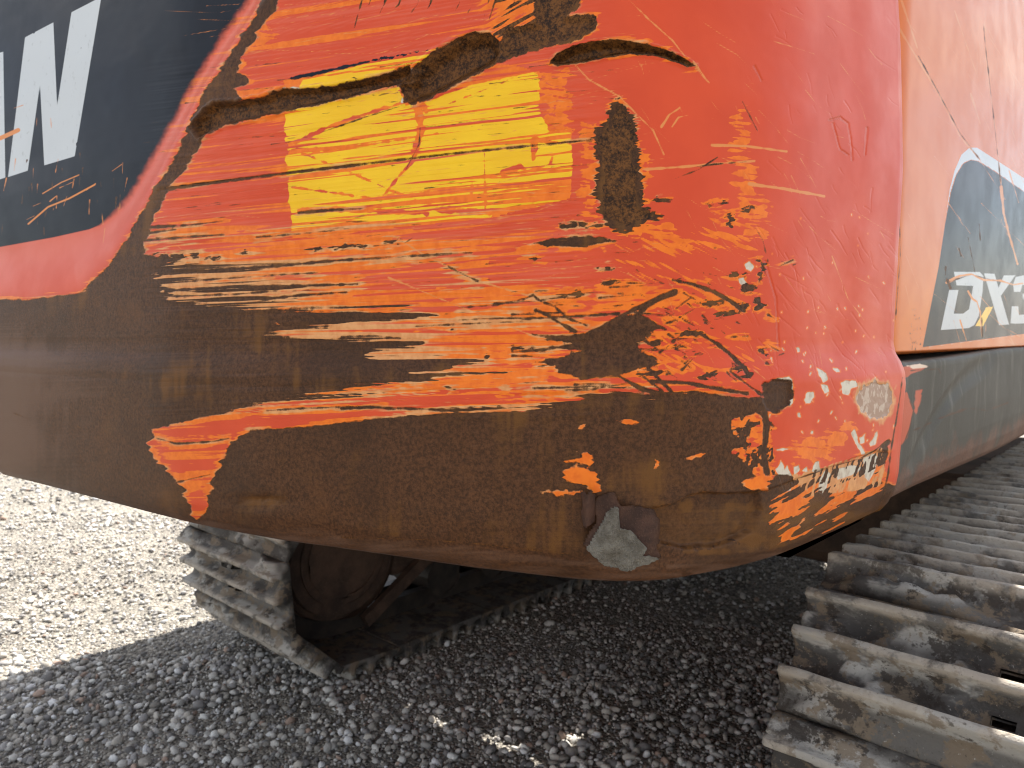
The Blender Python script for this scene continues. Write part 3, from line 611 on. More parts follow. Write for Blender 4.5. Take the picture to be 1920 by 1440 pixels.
    for i in range(26):
        cx, cy = r.uniform(0, 240), r.uniform(200, 440); a = r.choice((-.5, 1.75, 1.6)) + r.gauss(0, .1); l = r.uniform(4, 30)
        LETs = [(cx, cy), (cx + l * math.cos(a), cy + l * math.sin(a))]
        Li = pt.line(LETs, .8, .4, base=Li, dash=.6, seed=i + 50)
    for P_, a in (([(53, 420), (90, 388), (130, 372), (178, 346)], 1.5), ([(80, 363), (115, 342), (148, 328)], 1.0), ([(-20, 268), (10, 255), (34, 244)], 4)): Li = pt.line(P_, a, a, base=Li)
    # pale primer chips on the flank
    Ch = np.full(pt.n, -20.)
    dch = pt.poly(CHP, iso=4, pad=20) + (fbm(x / 5, y / 16, 3, 78) - .5) * 16; Ch = np.maximum(Ch, dch); T = np.maximum(T, dch + 4)
    CH = [[(1576, 718), (1585, 712), (1605, 714), (1608, 724), (1596, 728), (1590, 740), (1580, 738)], [(1532, 690), (1540, 692), (1550, 700), (1552, 712), (1544, 718), (1537, 705)], [(1540, 720), (1552, 722), (1556, 735), (1546, 738)], [(1508, 750), (1514, 736), (1526, 733), (1528, 744), (1518, 756), (1510, 758)],
          [(1452, 712), (1478, 706), (1486, 712), (1486, 724), (1470, 718), (1450, 722)], [(1478, 722), (1487, 724), (1486, 755), (1478, 762)], [(1562, 690), (1570, 692), (1576, 698), (1568, 698)], [(1494, 653), (1498, 652), (1500, 659), (1496, 660)], [(1496, 775), (1500, 773), (1501, 781), (1497, 781)],
          [(1452, 843), (1470, 840), (1487, 841), (1468, 845)], [(1520, 807), (1525, 808), (1526, 815), (1520, 812)], [(1597, 812), (1602, 806), (1610, 830), (1622, 850), (1616, 852), (1604, 832)], [(1612, 822), (1622, 814), (1620, 830), (1612, 832)], [(1630, 830), (1645, 808), (1643, 834), (1632, 836)],
          [(1478, 900), (1470, 880), (1476, 874), (1484, 890), (1488, 908)], [(1488, 876), (1498, 870), (1500, 882), (1490, 890)], [(1520, 884), (1530, 866), (1536, 864), (1538, 882), (1528, 886)], [(1500, 884), (1512, 876), (1514, 884)], [(1455, 880), (1465, 862), (1480, 900), (1484, 920), (1470, 920)], [(1618, 860), (1640, 850), (1650, 860), (1630, 905), (1622, 895)],
          [(1397, 495), (1405, 490), (1414, 500), (1408, 508), (1398, 505)], [(1384, 522), (1394, 520), (1400, 532), (1390, 534)], [(1537, 897), (1548, 880), (1556, 890), (1544, 930), (1534, 922)], [(1570, 880), (1600, 872), (1620, 876), (1600, 890), (1570, 900)]]
    for P_, a, b in (([(552, 187), (590, 181), (640, 171), (690, 160), (735, 148)], 2.2, 1.2), ([(776, 124), (766, 140), (757, 165), (754, 192)], 2.4, 2.0), ([(520, 166), (540, 163), (565, 166)], 1.5, 1)): Ch = pt.line(P_, a, b, iso=3, base=Ch, pad=20, dash=1.6, seed=int(P_[0][0]))
    for P_ in CH: Ch = pt.poly(P_, iso=3, base=Ch, pad=20)
    for i in range(70):
        cx, cy = (r.uniform(1440, 1680), r.uniform(560, 830)) if i < 55 else (r.uniform(1400, 1680), r.uniform(380, 600))
        a = r.uniform(.9, 2.2) ; rr = r.uniform(.6, 2.6) * (1 if cy > 640 else .6)
        Ch = pt.line([(cx, cy), (cx + rr * 2.2 * math.cos(a), cy + rr * 2.2 * math.sin(a))], rr * .6, rr * .3, iso=.8, base=Ch, pad=20)
    O = np.maximum(O, Ch + 1.5)
    # deep dark metal and painted seam shade
    D2 = np.full(pt.n, -20.)
    D2 = np.maximum(D2, pt.poly(G4, iso=1.5, pad=20) + 1)
    D2 = np.maximum(D2, pt.poly(G2, iso=3, pad=20) - 3 + (fbm(x / 12, y / 12, 3, 151) - .5) * 14)
    D2 = np.maximum(D2, pt.poly(G1, iso=3, pad=20) - 5 + (fbm(x / 14, y / 8, 3, 152) - .5) * 10)
    D2 = np.maximum(D2, pt.poly(OV, iso=5, pad=20) - 9 + (fbm(x / 16, y / 30, 3, 153) - .55) * 24)
    D2 = np.maximum(D2, pt.poly(G3, iso=4, pad=20) - 4 + (fbm(x / 16, y / 14, 3, 154) - .5) * 22)
    D2 = pt.line([(300, 353), (560, 321), (860, 286), (1110, 262)], 1.3, .9, base=D2, dash=.8, seed=9)
    D2 = pt.line([(600, 249), (690, 218), (760, 196)], 1.4, .8, base=D2, dash=1, seed=5)
    D2 = pt.line([(788, 240), (786, 270), (760, 320)], 1.2, .6, base=D2, dash=1, seed=6)
    D2 = pt.line([(1225, 952), (1262, 946), (1290, 930), (1320, 922), (1360, 926), (1440, 921), (1500, 896), (1570, 872)], 1.2, 1.0, iso=1, base=D2, dash=.8, seed=4)
    D2 = pt.line([(1570, 872), (1612, 860), (1640, 845), (1668, 822)], 1.0, 1.4, iso=1, base=D2, dash=.8, seed=14)
    D2 = pt.line([(1692, 708), (1688, 740), (1680, 790), (1672, 835), (1665, 890), (1652, 945), (1640, 968)], 1.2, 2.2, iso=1.2, base=D2, dash=.6, seed=15)  # shade of the gap beside the skirt, painted on the edge
    D2 = pt.line([(1240, 1020), (1290, 1028), (1330, 1030), (1352, 1015), (1372, 1012), (1386, 1020)], 2.2, 2.6, iso=2, base=D2, dash=1.2, seed=8)
    D2 = pt.line([(640, 1008), (800, 1012), (900, 1020), (1080, 1040)], .9, .8, base=D2, dash=1.2, seed=3)
    D2 = pt.line([(20, 772), (60, 788), (120, 795), (165, 805), (200, 812)], 1.2, .6, base=D2, dash=1.4, seed=2)
    for P_ in ([(1430, 750), (1434, 780), (1430, 840)], [(1265, 335), (1310, 318), (1345, 295)], [(1285, 315), (1340, 308), (1412, 302)], [(1392, 190), (1420, 245)], [(1412, 420), (1430, 450), (1440, 490)], [(1425, 485), (1436, 515), (1440, 525)], [(745, 458), (760, 455), (775, 445)]): D2 = pt.line(P_, 1.2, .8, base=D2, dash=1.3, seed=len(P_) + int(P_[0][0]))
    for i in range(210):
        cx, cy = r.uniform(270, 1150), r.uniform(120, 590); l = r.uniform(8, 90); a = -.09 + r.gauss(0, .03)
        D2 = pt.line([(cx, cy), (cx + l * math.cos(a), cy + l * math.sin(a))], r.uniform(.1, .9), .1, base=D2, dash=.9, seed=i)
    for i in range(60):
        cx, cy = r.gauss(1290, 70), r.gauss(600, 60); l = r.uniform(3, 16); a = r.uniform(-.5, .8)
        D2 = pt.line([(cx, cy), (cx + l * math.cos(a), cy + l * math.sin(a))], r.uniform(.4, 1.6), .4, iso=1, base=D2, dash=1, seed=i)
    for i in range(16):                      # brushed fan above the gouge
        cx = 640 + 26 * i + r.uniform(-8, 8)
        if cx < 990: D2 = pt.line([(cx + 16, -20), (cx + 8, 8), (cx - 4, r.uniform(15, 55))], r.uniform(.6, 2.6), .2, base=D2, dash=1.3, seed=i)
    fan = np.where((x > 850) & (x < 1030) & (y < 75), (vn((x - .5 * y) / 60, (y + .55 * x) / 4, 161) - .52) * 26 * sst(860, 960, x) - 14 * sst(960, 880, x), -20)
    D2 = np.maximum(D2, fan)
    O = np.maximum(O, np.where(fan > -18, fan + 10, -20)); 
    # dark drips on the panel
    for i in range(22):
        cx, cy = r.uniform(0, 230), r.uniform(280, 430); l = r.uniform(4, 22)
        D2 = pt.line([(cx, cy), (cx + r.uniform(-2, 1), cy + l)], r.uniform(.4, 1.5), .4, base=D2, dash=.8, seed=i + 7)
    # rust tone: ochre runs, plus sheen and bottom-edge highlight painted into the tone
    runs = vn(x / 22 + .01 * y + fbm(x / 40, y / 40, 2, 175), y / 170, 171) * .35 + vn(x / 6, y / 60, 172) * .2 + fbm(x / 150, y / 90, 4, 173) * .7
    tone = np.maximum(.27, .30 + (runs - .58) * (1.1 + .9 * sst(820, 740, y))) + (vn(u / 220, v / 1.7, 176) - .5) * .16
    tone += .35 * sst(1180, 1230, x) * sst(930, 960, y) * sst(1040, 1020, y) + .30 * np.exp(-((x - 1230) / 110) ** 2 - ((y - 890) / 40) ** 2)
    tone += .45 * np.exp(-((x - 490) / 45) ** 2 - ((y - 940) / 16) ** 2) + .35 * np.exp(-((x - 330) / 60) ** 2 - ((y - 930) / 40) ** 2) + .25 * np.exp(-((x - 1160) / 40) ** 2 - ((y - 390) / 60) ** 2)
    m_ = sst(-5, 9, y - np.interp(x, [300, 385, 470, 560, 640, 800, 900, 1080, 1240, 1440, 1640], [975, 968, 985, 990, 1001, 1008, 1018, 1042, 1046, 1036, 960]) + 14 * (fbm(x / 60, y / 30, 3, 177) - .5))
    tone = tone * (1 - m_) + m_ * (.05 + .25 * fbm(u / 90, v / 8, 3, 178))  # pale band: highlight of the rounded bottom edge painted into the rust
    m_ = sst(260, 20, x + 60 * (fbm(x / 60, y / 60, 2, 179) - .5)) * sst(560, 680, y); tone = tone * (1 - m_) + .07 * m_  # left end: grazing sheen painted as paler rust
    tone += .35 * sst(.5, .75, fbm(x / 30, y / 22, 3, 174)) * sst(1220, 1240, x) * sst(900, 940, y)
    tone = np.where(x > 1450, np.where(pt.poly(CHP, iso=4, pad=10) > -3, 1.0, np.minimum(tone, .85)), np.minimum(tone, .85))
    streak_sheen = .38 * scr * sst(640, 560, y) * np.clip((vn(u / 150, v / 1.6, 181) * .6 + vn(u / 260, v / 5, 182) * .4 - .42) * 3, 0, 1) + .55 * rec.ravel() * (1 - sst(-2, 2, D)) + .12 * sst(1420, 1600, x) * sst(420, 0, y)  # scratch streaks, plus sky reflection painted on recess slope and upper flank
    W, T, O, Y, Ch, D2, Li, LET = (q - pt.over for q in (W, T, O, Y, Ch, D2, Li, LET))        # damage dies out above
    st = lambda *a: np.stack([np.clip(b, -60, 60) for b in a], -1)
    return {'wear': st(W, T, O), 'marks': st(Y, D, LET), 'misc': st(Ch, D2, Li), 'tone': np.stack([np.clip(tone, 0, 1), np.clip(streak_sheen, 0, 1), HH], -1)}

pt.under = under.ravel()
pt.set(POS)
CWF = cw_fields()
faces = grid_faces(nr, nc)
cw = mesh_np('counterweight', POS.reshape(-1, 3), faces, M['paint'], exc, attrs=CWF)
cw['label'] = 'curved cast counterweight with scraped red paint, bare rust and a yellow sticker'

SUB = np.nonzero((pt.x > 1060) & (pt.x < 1260) & (pt.y > 880) & (pt.y < 1075) & ~pt.under)[0]
def surf(px, py):
    """point and outward normal of the counterweight where the photo shows it"""
    i = SUB[(np.abs(pt.x[SUB] - px) < 12) & (np.abs(pt.y[SUB] - py) < 12)]
    wt = np.exp(-((pt.x[i] - px) ** 2 + (pt.y[i] - py) ** 2) / 18.0)[:, None]
    A = np.stack([np.ones(len(i)), pt.x[i] - px, pt.y[i] - py], 1)          # local plane fit
    sol = np.linalg.lstsq(A * wt, POS0.reshape(-1, 3)[i] * wt, rcond=None)[0]
    n_ = (NOR.reshape(-1, 3)[i] * wt).sum(0); return sol[0], n_ / np.linalg.norm(n_)
def patch(name, outline, lift, mat, parent, thick=.0025, n=26, rough=.0, seed=1):
    """a thin bent sheet lying on the counterweight"""
    P = np.asarray(outline, float); a, b = P.min(0), P.max(0)
    bm = bmesh.new(); vs = {}
    for j in range(n + 1):
        for i in range(n + 1):
            fx, fy = i / n, j / n; x = a[0] + (b[0] - a[0]) * fx; y = a[1] + (b[1] - a[1]) * fy
            ins = False; Q = np.roll(P, -1, 0)
            for (ax, ay), (bx, by) in zip(P, Q):
                if (ay > y) != (by > y) and x < (bx - ax) * (y - ay) / (by - ay) + ax: ins = not ins
            if ins:
                p, nn = surf(x, y); h = lift(x, y)
                vs[i, j] = bm.verts.new(p + nn * h + np.array([0, 0, -.35 * max(0, h - .006)]))
    for (i, j) in list(vs):
        q = [(i, j), (i + 1, j), (i + 1, j + 1), (i, j + 1)]
        g = [vs[k] for k in q if k in vs]
        if len(g) >= 3: bm.faces.new(g)
    r = bmesh.ops.solidify(bm, geom=bm.faces[:], thickness=thick)
    bmesh.ops.recalc_face_normals(bm, faces=bm.faces[:])
    return bm_obj(name, bm, mat, parent, True)
def plate_lift(x, y): return .004 + .018 * max(0, (y - 919) / 128 - .12) ** 1.3 * (1.15 - .5 * (x - 1093) / 141) + .0025 * math.sin(x * .09 + y * .05)
patch('torn_plate', [(1116, 930), (1128, 924), (1140, 921), (1153, 919), (1158, 930), (1162, 943), (1176, 943), (1190, 946), (1224, 951), (1225, 980), (1228, 1007), (1226, 1018), (1234, 1036), (1205, 1040), (1167, 1047), (1130, 1037), (1110, 1022), (1093, 1010), (1104, 990), (1117, 973), (1114, 950)],
      plate_lift, M['torn'], cw, n=44)
patch('curled_strip', [(1088, 918), (1098, 908), (1104, 913), (1110, 905), (1113, 918), (1117, 925), (1118, 972), (1106, 974), (1096, 978), (1090, 955), (1094, 940)], lambda x, y: .003 + .013 * math.sin((x - 1088) / 30 * 3.1), M['torn'], cw, n=24, seed=4)
patch('cement_smear', [(1126, 972), (1134, 958), (1146, 945), (1158, 942), (1162, 952), (1160, 975), (1172, 980), (1185, 990), (1206, 1010), (1198, 1024), (1214, 1026), (1230, 1034), (1205, 1042), (1190, 1040), (1167, 1050), (1150, 1046), (1132, 1038), (1122, 1026), (1100, 1012), (1112, 995)],
      lambda x, y: plate_lift(x, y) + .0035 + .003 * (vn(np.array(x / 9.), np.array(y / 9.), 3) - .3), M['cement'], cw, n=44, thick=.004)

# ---- engine side door behind the counterweight
XD = -.345
def door():
    ys = np.unique(np.r_[np.linspace(1.182, 1.30, 60), np.linspace(1.30, 2.3, 210), np.linspace(2.3, 3.1, 8)])
    zs = np.r_[np.linspace(-.028, .62, 330), np.linspace(.68, 1.0, 6)]
    Yg, Zg = np.meshgrid(ys, zs)
    X = XD - .010 * sst(1.262, 1.185, Yg) ** 1.5 + .004 * np.sin((Zg - .0) * 2.4) - .02 * sst(.5, 1.0, Zg) + .0014 * (fbm(Yg * 5, Zg * 5, 3, 5) - .5)
    X -= .012 * sst(.006, -.0, Zg + .028) + .012 * sst(.006, 0, Yg - 1.182)
    V = np.stack([X, Yg, Zg + EYE], -1)
    p = Paint(V); x, y = p.x, p.y
    W = np.full(p.n, -60.); T = W.copy(); O = W.copy(); Li = np.full(p.n, -8.); D2 = np.full(p.n, -20.)
    outer = [(1730, 652), (1745, 575), (1760, 500), (1772, 420), (1781, 355), (1790, 320), (1803, 290), (1818, 277), (1832, 277), (1860, 295), (1990, 380), (2300, 540), (2300, 590), (1920, 627)]
    inner = [(1730, 651), (1745, 575), (1760, 500), (1772, 420), (1783, 360), (1793, 328), (1806, 307), (1820, 300), (1833, 302), (1860, 318), (1990, 408), (2300, 560), (2300, 588), (1920, 626)]
    LETO = p.poly(outer); D = p.poly(inner)
    # DX3 lettering
    s = 260 / 749.; z = lambda q: [(1660 + a * s, 200 + b * s) for a, b in q]
    Dl = p.poly(z([(370, 892), (510, 893), (530, 915), (525, 1000), (505, 1130), (480, 1180), (450, 1196), (300, 1206), (345, 990), (395, 990), (370, 1118), (420, 1118), (452, 1095), (475, 968), (385, 965)]))
    Dh = p.poly(z([(345, 990), (395, 990), (370, 1118), (420, 1118), (452, 1095), (475, 968), (420, 965), (380, 965)]))
    X1 = p.poly(z([(533, 900), (590, 903), (668, 1176), (615, 1180)])); X2 = p.poly(z([(640, 912), (703, 910), (625, 1020), (600, 1078), (585, 1040)]))
    N3 = np.maximum(p.poly(z([(690, 960), (705, 920), (760, 908), (900, 905), (900, 960), (740, 962), (730, 1000), (695, 1000)])), p.poly(z([(676, 1170), (683, 1078), (718, 1078), (722, 1125), (900, 1110), (900, 1165), (700, 1172)])))
    N3 = np.maximum(N3, p.poly(z([(740, 1010), (900, 1000), (900, 1045), (740, 1052)])))
    LET = np.maximum(LETO, -60) ; LET = np.where(D > -.5, np.maximum.reduce([Dl, X1, X2, N3]), LET)
    AMB = p.poly(z([(545, 1080), (585, 1078), (528, 1188), (482, 1190)]))
    D = np.where(AMB > 0, -AMB, D)
    for P_, a in (([(1775, 530), (1800, 517), (1822, 514), (1845, 525), (1875, 526), (1900, 534), (1925, 530)], 2.4), ([(1815, 546), (1823, 560), (1832, 566), (1838, 585), (1841, 630)], 1.6), ([(1877, 350), (1882, 400), (1892, 440), (1908, 495)], 2.4), ([(1684, 50), (1720, 110), (1760, 175), (1800, 255), (1838, 300)], 1.8),
                  ([(1845, 30), (1850, 120), (1868, 260), (1878, 355)], 1.0), ([(1892, 320), (1910, 380)], 1.0), ([(1690, 0), (1720, 90)], 1.6), ([(1790, 20), (1835, 150)], .7), ([(1800, 600), (1812, 638)], 1.0), ([(1820, 175), (1838, 232)], 1.4)): Li = p.line(P_, a, a * .7, iso=.8, base=Li, dash=.6, seed=3)
    for P_, a in (([(1722, 105), (1755, 165), (1800, 250), (1836, 298)], .9), ([(1840, 0), (1848, 90), (1862, 210), (1876, 340)], .7), ([(1841, 596), (1842, 632)], 1.3), ([(1773, 500), (1773, 515)], 1.8), ([(1776, 525), (1782, 540)], 3), ([(1798, 466), (1802, 480)], 1.8), ([(1684, 300), (1688, 480), (1679, 600)], .8), ([(1775, 530), (1820, 515), (1870, 527)], .6), ([(1836, 420), (1838, 450)], .8), ([(1815, 445), (1828, 510)], .6)): D2 = p.line(P_, a, a, iso=1, base=D2, dash=.8, seed=6)
    r = random.Random(3)
    for i in range(45):
        cx, cy = r.uniform(1695, 1920), r.uniform(0, 640); a = r.gauss(1.1, .25); l = r.uniform(20, 120)
        Li = p.line([(cx, cy), (cx + l * math.cos(a), cy + l * math.sin(a))], r.uniform(.1, .5), .1, base=Li, dash=.4, seed=i)
    # grime on the lower rear strip
    gr = sst(430, 600, y) * sst(1690, 1705, x) * sst(1760, 1725, x)
    D2 = np.maximum(D2, (fbm(x / 1.6, y / 3.4, 2, 7) - .80 + .10 * gr) * 12 - 30 * (1 - gr))
    st = lambda *a: np.stack([np.clip(b, -60, 60) for b in a], -1)
    F = {'wear': st(W, T, O), 'marks': st(AMB - .2, D, LET), 'misc': st(np.full(p.n, -20.), D2, Li), 'tone': np.zeros((p.n, 3))}
    V2 = V.reshape(-1, 3)
    return mesh_np('engine_door', V2, grid_faces(len(zs), len(ys)), M['door_paint'], exc, attrs=F)
dr = door(); dr['label'] = 'orange engine door with grey white-edged decal lettered DX3'
mod = dr.modifiers.new('thickness', 'SOLIDIFY'); mod.thickness = .03; mod.offset = -1

# ---- grey skirt below the door
def skirt():
    ys = np.r_[np.linspace(1.190, 1.5, 150), np.linspace(1.505, 2.4, 150), np.linspace(2.45, 3.3, 8)]
    prof = np.array([(-.60, -.036), (-.42, -.036), (-.375, -.037), (-.340, -.0372), (-.331, -.0385), (-.3275, -.042), (-.3262, -.050), (-.3255, -.09), (-.325, -.14), (-.327, -.19), (-.331, -.225), (-.338, -.245), (-.352, -.258), (-.372, -.264), (-.42, -.266), (-.60, -.266)])
    d = np.r_[0, np.cumsum(np.hypot(*np.diff(prof, axis=0).T))]; t = np.unique(np.r_[np.linspace(0, d[-1], 30), np.linspace(d[2], d[-3], 110)])
    X = np.interp(t, d, prof[:, 0])[:, None] * np.ones(len(ys)); Z = np.interp(t, d, prof[:, 1])[:, None] * np.ones(len(ys)); Yg = np.ones(len(t))[:, None] * ys[None]
    fac = sst(-.40, -.34, X)
    X = X - fac * (.006 * sst(.16, .0, np.hypot((Yg - 1.42) * .7, (Z + .15))) + .005 * (fbm(Yg * 4, Z * 5, 2, 3) - .45)) 
    X -= .006 * fac * sst(.03, 0, np.abs(Z + .15 - .28 * (Yg - 1.45) - .02 * np.sin(Yg * 9))) * sst(1.25, 1.35, Yg) * sst(2.0, 1.8, Yg)
    X -= .004 + .03 * sst(.012, 0, Yg - 1.190)
    Z = Z + .012 * sst(1.3, 2.2, Yg) * sst(-.1, -.03, Z) - .016 * sst(1.3, 2.2, Yg) * sst(-.2, -.26, Z)
    V = np.stack([X, Yg, Z + EYE], -1); p = Paint(V)
    O = p.poly([(1686, 742), (1700, 735), (1706, 752), (1712, 770), (1706, 800), (1696, 830), (1676, 850), (1668, 845)], iso=3, pad=30); O = p.poly([(1716, 732), (1730, 730), (1728, 750), (1718, 776), (1714, 770)], iso=3, base=O, pad=30)
    O = p.poly([(1684, 690), (1720, 683), (1742, 686), (1730, 694), (1712, 700), (1690, 712)], iso=2, base=O, pad=30)
    T = p.poly([(1700, 686), (1725, 682), (1742, 685), (1738, 690), (1712, 692)], iso=2, pad=30)
    W = p.line([(1712, 808), (1760, 785), (1815, 765), (1850, 770), (1890, 755)], .9, 1.6, iso=1.5, dash=1.2); W = p.line([(1708, 695), (1760, 692), (1764, 700)], 1.5, 1, base=W, iso=1.5); W = p.line([(1706, 752), (1713, 770), (1705, 805), (1695, 830)], .8, .8, base=W, iso=1)
    st = lambda *a: np.stack([np.clip(b, -60, 60) for b in a], -1)
    return mesh_np('side_skirt', V.reshape(-1, 3), grid_faces(len(t), len(ys))[:, ::-1], M['skirt'], exc, attrs={'wear': st(W, T, O)})
sk = skirt(); sk['label'] = 'dented grey steel skirt beam with rust along its lower edge'

# ---- upper house behind (mostly hidden, shades the ground)
bm = bmesh.new(); add_box(bm, -2.86, -.40, 1.20, 2.05, 1.22, 2.36, .06, 3); bm_obj('engine_hood', bm, M['hood'], exc)
bm = bmesh.new(); add_box(bm, -.98, -.40, 2.06, 3.9, 1.24, 2.05, .05, 3); bm_obj('fuel_tank', bm, M['hood'], exc)
bm = bmesh.new(); add_box(bm, -3.24, -2.30, 2.9, 4.9, 1.24, 2.95, .12, 3); bm_obj('cab', bm, M['dark_glass'], exc)
bm = bmesh.new(); add_box(bm, -3.24, -2.35, 1.1, 2.88, 1.24, 2.1, .06, 3); bm_obj('storage_locker', bm, M['hood'], exc)
def deck():
    xs = np.array([-3.24, -2.52, -2.30, -2.27, -2.02, -1.98, -1.90, -1.83, -1.70, -1.56, -1.50, -1.46, -1.34, -.42]); ys = np.array([1.19, 2.22, 2.26, 2.31, 2.40, 2.50, 2.58, 2.74, 3.2, 4.7, 4.83, 5.0, 5.4])
    sun_slots = {(2, 2), (4, 1), (6, 1), (8, 2), (10, 2), (10, 4), (9, 9), (10, 9), (11, 9)}  # unseen openings added to let sun patches through to the gravel
    bm = bmesh.new()
    for i in range(len(xs) - 1):
        for j in range(len(ys) - 1):
            if (i, j) in sun_slots: continue
            q = [bm.verts.new((a, b, 1.06)) for a, b in ((xs[i], ys[j]), (xs[i + 1], ys[j]), (xs[i + 1], ys[j + 1]), (xs[i], ys[j + 1]))]; bm.faces.new(q)
    bmesh.ops.remove_doubles(bm, verts=bm.verts[:], dist=1e-4)
    bmesh.ops.solidify(bm, geom=bm.faces[:], thickness=.03)
    bm_obj('revolving_frame', bm, M['frame_rust'], exc)
deck()
for q in ((-2.25, -.95, 1.7, 1.78, .96, 1.055), (-2.0, -1.92, 1.8, 4.6, .93, 1.054), (-1.30, -1.22, 1.8, 4.6, .93, 1.053)):
    bm = bmesh.new(); add_box(bm, *q, .01); bm_obj('frame_rail', bm, M['frame_rust'], exc)

# ---- undercarriage
TR, TYC, TYF, PITCH = .407, 1.62, 5.05, .2484
XRI, XLI, SHW = -.538, -2.19, .727
TR0 = TR - .058                                       # radius to the shoe plates
def shoe_mesh(seed):
    """triple-grouser shoe: x across, y along the belt, z outward"""
    h = PITCH / 2; pts = []
    def rib(c, a=.056, w0=.0075, w1=.022): return [(c - w1, .004), (c - w0 - .0065, .016), (c - w0 - .002, a * .7), (c - w0, a - .0015), (c - w0 + .0015, a), (c + w0 - .0015, a), (c + w0, a - .0015), (c + w0 + .002, a * .7), (c + w0 + .0065, .016), (c + w1, .004)]
    pr = [(-h - .012, -.006), (-h + .004, .001)] + rib(-PITCH / 3) + [(-.050, .002), (-.033, .0015)] + rib(0) + [(.034, .0015), (.050, .002)] + rib(PITCH / 3) + [(h - .012, .0035), (h - .002, .0035), (h - .001, -.005)]
    pr = np.array(pr); m = len(pr)
    xs = np.r_[0, .006, np.linspace(.02, .30, 18), .318, .352, .375, .409, np.linspace(.43, SHW - .02, 18), SHW - .006, SHW]; nx = len(xs)
    top = np.zeros((nx, m, 3)); top[:, :, 0] = xs[:, None]; top[:, :, 1] = pr[None, :, 0]; top[:, :, 2] = pr[None, :, 1]
    top[[0, -1], :, 2] -= .003 * (pr[:, 1] > .01); 
    nz = vn(top[:, :, 0] * 14, top[:, :, 1] * 30, 3 + seed) * .4 + vn(top[:, :, 0] * 55, top[:, :, 1] * 30, 4 + seed) * .6 - .5
    mud = np.clip(fbm(top[:, :, 0] * 9, top[:, :, 1] * 16, 4, 60 + seed) - .50, 0, .3) * .13 * (top[:, :, 2] < .018)      # caked dirt in the valleys
    top[:, :, 2] += mud
    top[:, :, 2] += nz * .006 * np.clip(top[:, :, 2] / .03, .15, 1); top[:, :, 1] += (vn(top[:, :, 0] * 11, top[:, :, 1] * 9, 8) - .5) * .003
    bot = top.copy(); bot[:, :, 2] = -.013; 
    V = np.concatenate([top.reshape(-1, 3), bot.reshape(-1, 3)]); n = nx * m; F = []
    va = [i for i in range(m - 1) if -.052 < pr[i, 0] < -.03 and pr[i + 1, 0] < -.03]
    vb = [i for i in range(m - 1) if .03 < pr[i, 0] < .052 and pr[i + 1, 0] < .052]
    hole = {(i, j) for i, x in enumerate(xs) for j in va + vb if abs(x - .318) < .001 or abs(x - .375) < .001}
    for i in range(nx - 1):
        for j in range(m - 1):
            a, b, c, d = i * m + j, (i + 1) * m + j, (i + 1) * m + j + 1, i * m + j + 1
            if (i, j) in hole:
                for p, q in ((a, b), (b, c), (c, d), (d, a)): F.append((q, p, p + n, q + n))
                continue
            F.append((a, b, c, d)); F.append((d + n, c + n, b + n, a + n))
    for j in range(m - 1):
        a, d = j, j + 1; F.append((a, d, d + n, a + n)); a, d = (nx - 1) * m + j, (nx - 1) * m + j + 1; F.append((d, a, a + n, d + n))
    for i in range(nx - 1):
        a, b = i * m, (i + 1) * m; F.append((b, a, a + n, b + n)); a, b = i * m + m - 1, (i + 1) * m + m - 1; F.append((a, b, b + n, a + n))
    me = mesh_np('track_shoe', V, np.array(F), M['shoe'], smooth=False, link=False)
    return me
SHOES = [shoe_mesh(k_ * 7) for k_ in range(4)]
def belt(s):
    """point (y,z) and outward angle on the track loop, s measured from the top rear tangent, forward negative"""
    Ls = TYF - TYC; arc = math.pi * TR0; tot = 2 * Ls + 2 * arc; s = s % tot
    if s < arc: a = s / TR0; return TYC - TR0 * math.sin(a), TR + TR0 * math.cos(a), a
    s -= arc
    if s < Ls: return TYC + s, TR - TR0, math.pi
    s -= Ls
    if s < arc: a = math.pi + s / TR0; return TYF - TR0 * math.sin(a), TR + TR0 * math.cos(a), a
    s -= arc; return TYF - s, TR + TR0, 2 * math.pi
TOT = 2 * (TYF - TYC) + 2 * math.pi * TR0; NSH = round(TOT / PITCH)
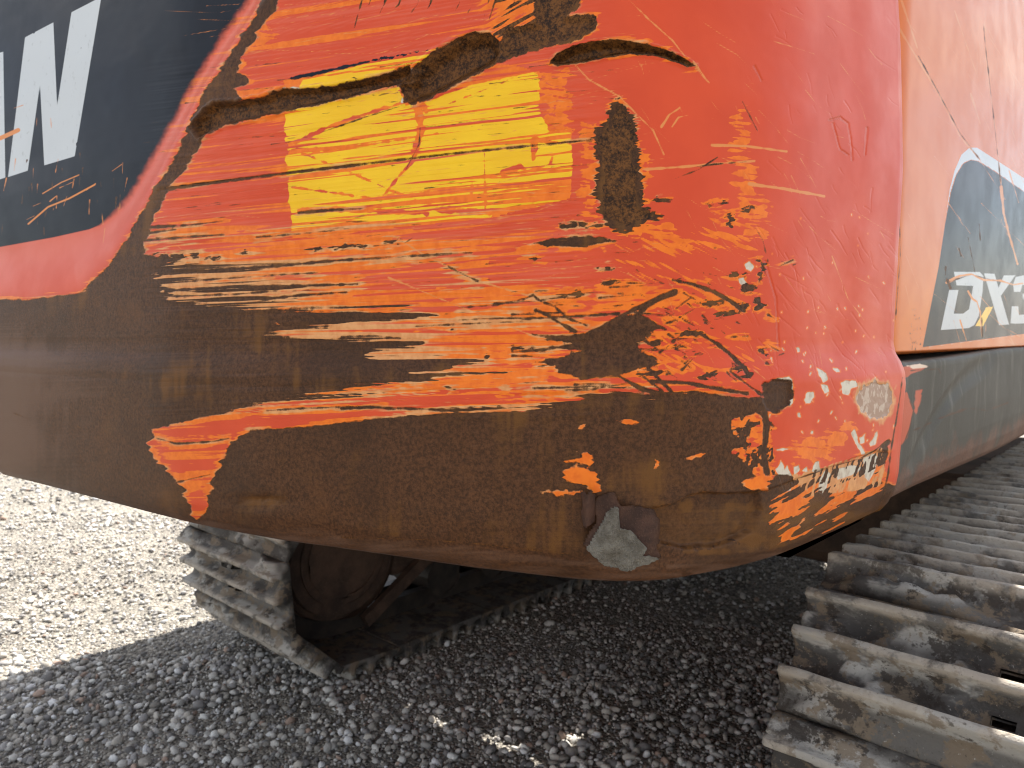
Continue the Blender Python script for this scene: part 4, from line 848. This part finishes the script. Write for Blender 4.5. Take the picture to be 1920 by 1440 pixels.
def track(x0, phase, label, flip):
    # chain links inside the shoes
    bm = bmesh.new(); ns = 120
    for xa in (x0 + SHW / 2 - .10, x0 + SHW / 2 + .055):
        ring = []
        for i in range(ns):
            y, z, a = belt(TOT * i / ns); ny, nz_ = -math.sin(a), math.cos(a)
            ring.append([bm.verts.new((x, y + ny * o, z + nz_ * o)) for x, o in ((xa, -.014), (xa + .045, -.014), (xa + .045, -.085), (xa, -.085))])
        for i in range(ns):
            A, B = ring[i], ring[(i + 1) % ns]
            for k in range(4): bm.faces.new((A[k], B[k], B[(k + 1) % 4], A[(k + 1) % 4]))
    bmesh.ops.recalc_face_normals(bm, faces=bm.faces[:])
    ch = bm_obj('crawler_track', bm, M['black_steel'], exc); ch['label'] = label
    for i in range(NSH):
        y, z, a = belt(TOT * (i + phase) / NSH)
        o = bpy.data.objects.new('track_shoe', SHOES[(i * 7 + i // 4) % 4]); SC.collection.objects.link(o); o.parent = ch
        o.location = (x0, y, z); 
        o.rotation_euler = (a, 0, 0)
    return ch
track(XRI, .02, 'near crawler track with muddy pale triple-grouser shoes beside the skirt', 1)
track(XLI - SHW, .30, 'far crawler track with muddy shoes curving round its end in shade', 0)
for x0 in (XRI, XLI - SHW):
    c = x0 + SHW / 2; near = x0 + SHW if x0 < -1 else x0
    bm = bmesh.new(); add_box(bm, c - .14, c + .14, TYC + .25, TYF - .3, .25, .60, .03)
    for yy in np.linspace(TYC + .55, TYF - .6, 8): pass
    fr_ = bm_obj('track_frame', bm, M['frame_rust'], exc)
    for yy in np.linspace(TYC + .55, TYF - .6, 8):
        bm = bmesh.new(); add_cyl(bm, c, yy, .195, .085, c - .13, c + .13, 20, .01); bm_obj('track_roller', bm, M['black_steel'], fr_, False)
    bm = bmesh.new()
    if x0 < -1:
        add_cyl(bm, c, TYC, TR, .255, c - .10, c + .155, 40, .015); add_cyl(bm, c, TYC, TR, .285, c - .05, c + .09, 40, .01); add_cyl(bm, c, TYC, TR, .15, c + .10, c + .185, 28, .012)
        add_cyl(bm, c, TYC, TR, .235, c + .155, c + .172, 40, .006); add_cyl(bm, c, TYC, TR, .19, c + .17, c + .176, 40, .002)
        # slanted guard arm running forward from the final drive
        r_ = bmesh.ops.create_cube(bm, size=1)
        for v in r_['verts']:
            l, hh_, t_ = v.co.y * .62, v.co.z * .05, v.co.x * .03
            v.co = (c + .17 + t_, TYC + .36 + l * .86 - hh_ * .5, TR - .13 + l * .5 + hh_ * .86)
    else: add_cyl(bm, c, TYC, TR, .285, c - .10, c + .10, 40, .015)
    bm_obj('final_drive', bm, M['frame_rust'], exc)
bm = bmesh.new(); add_box(bm, XLI - .2, XRI + .2, 2.7, 4.0, .42, .80, .05); 
bm_obj('carbody', bm, M['frame_rust'], exc)
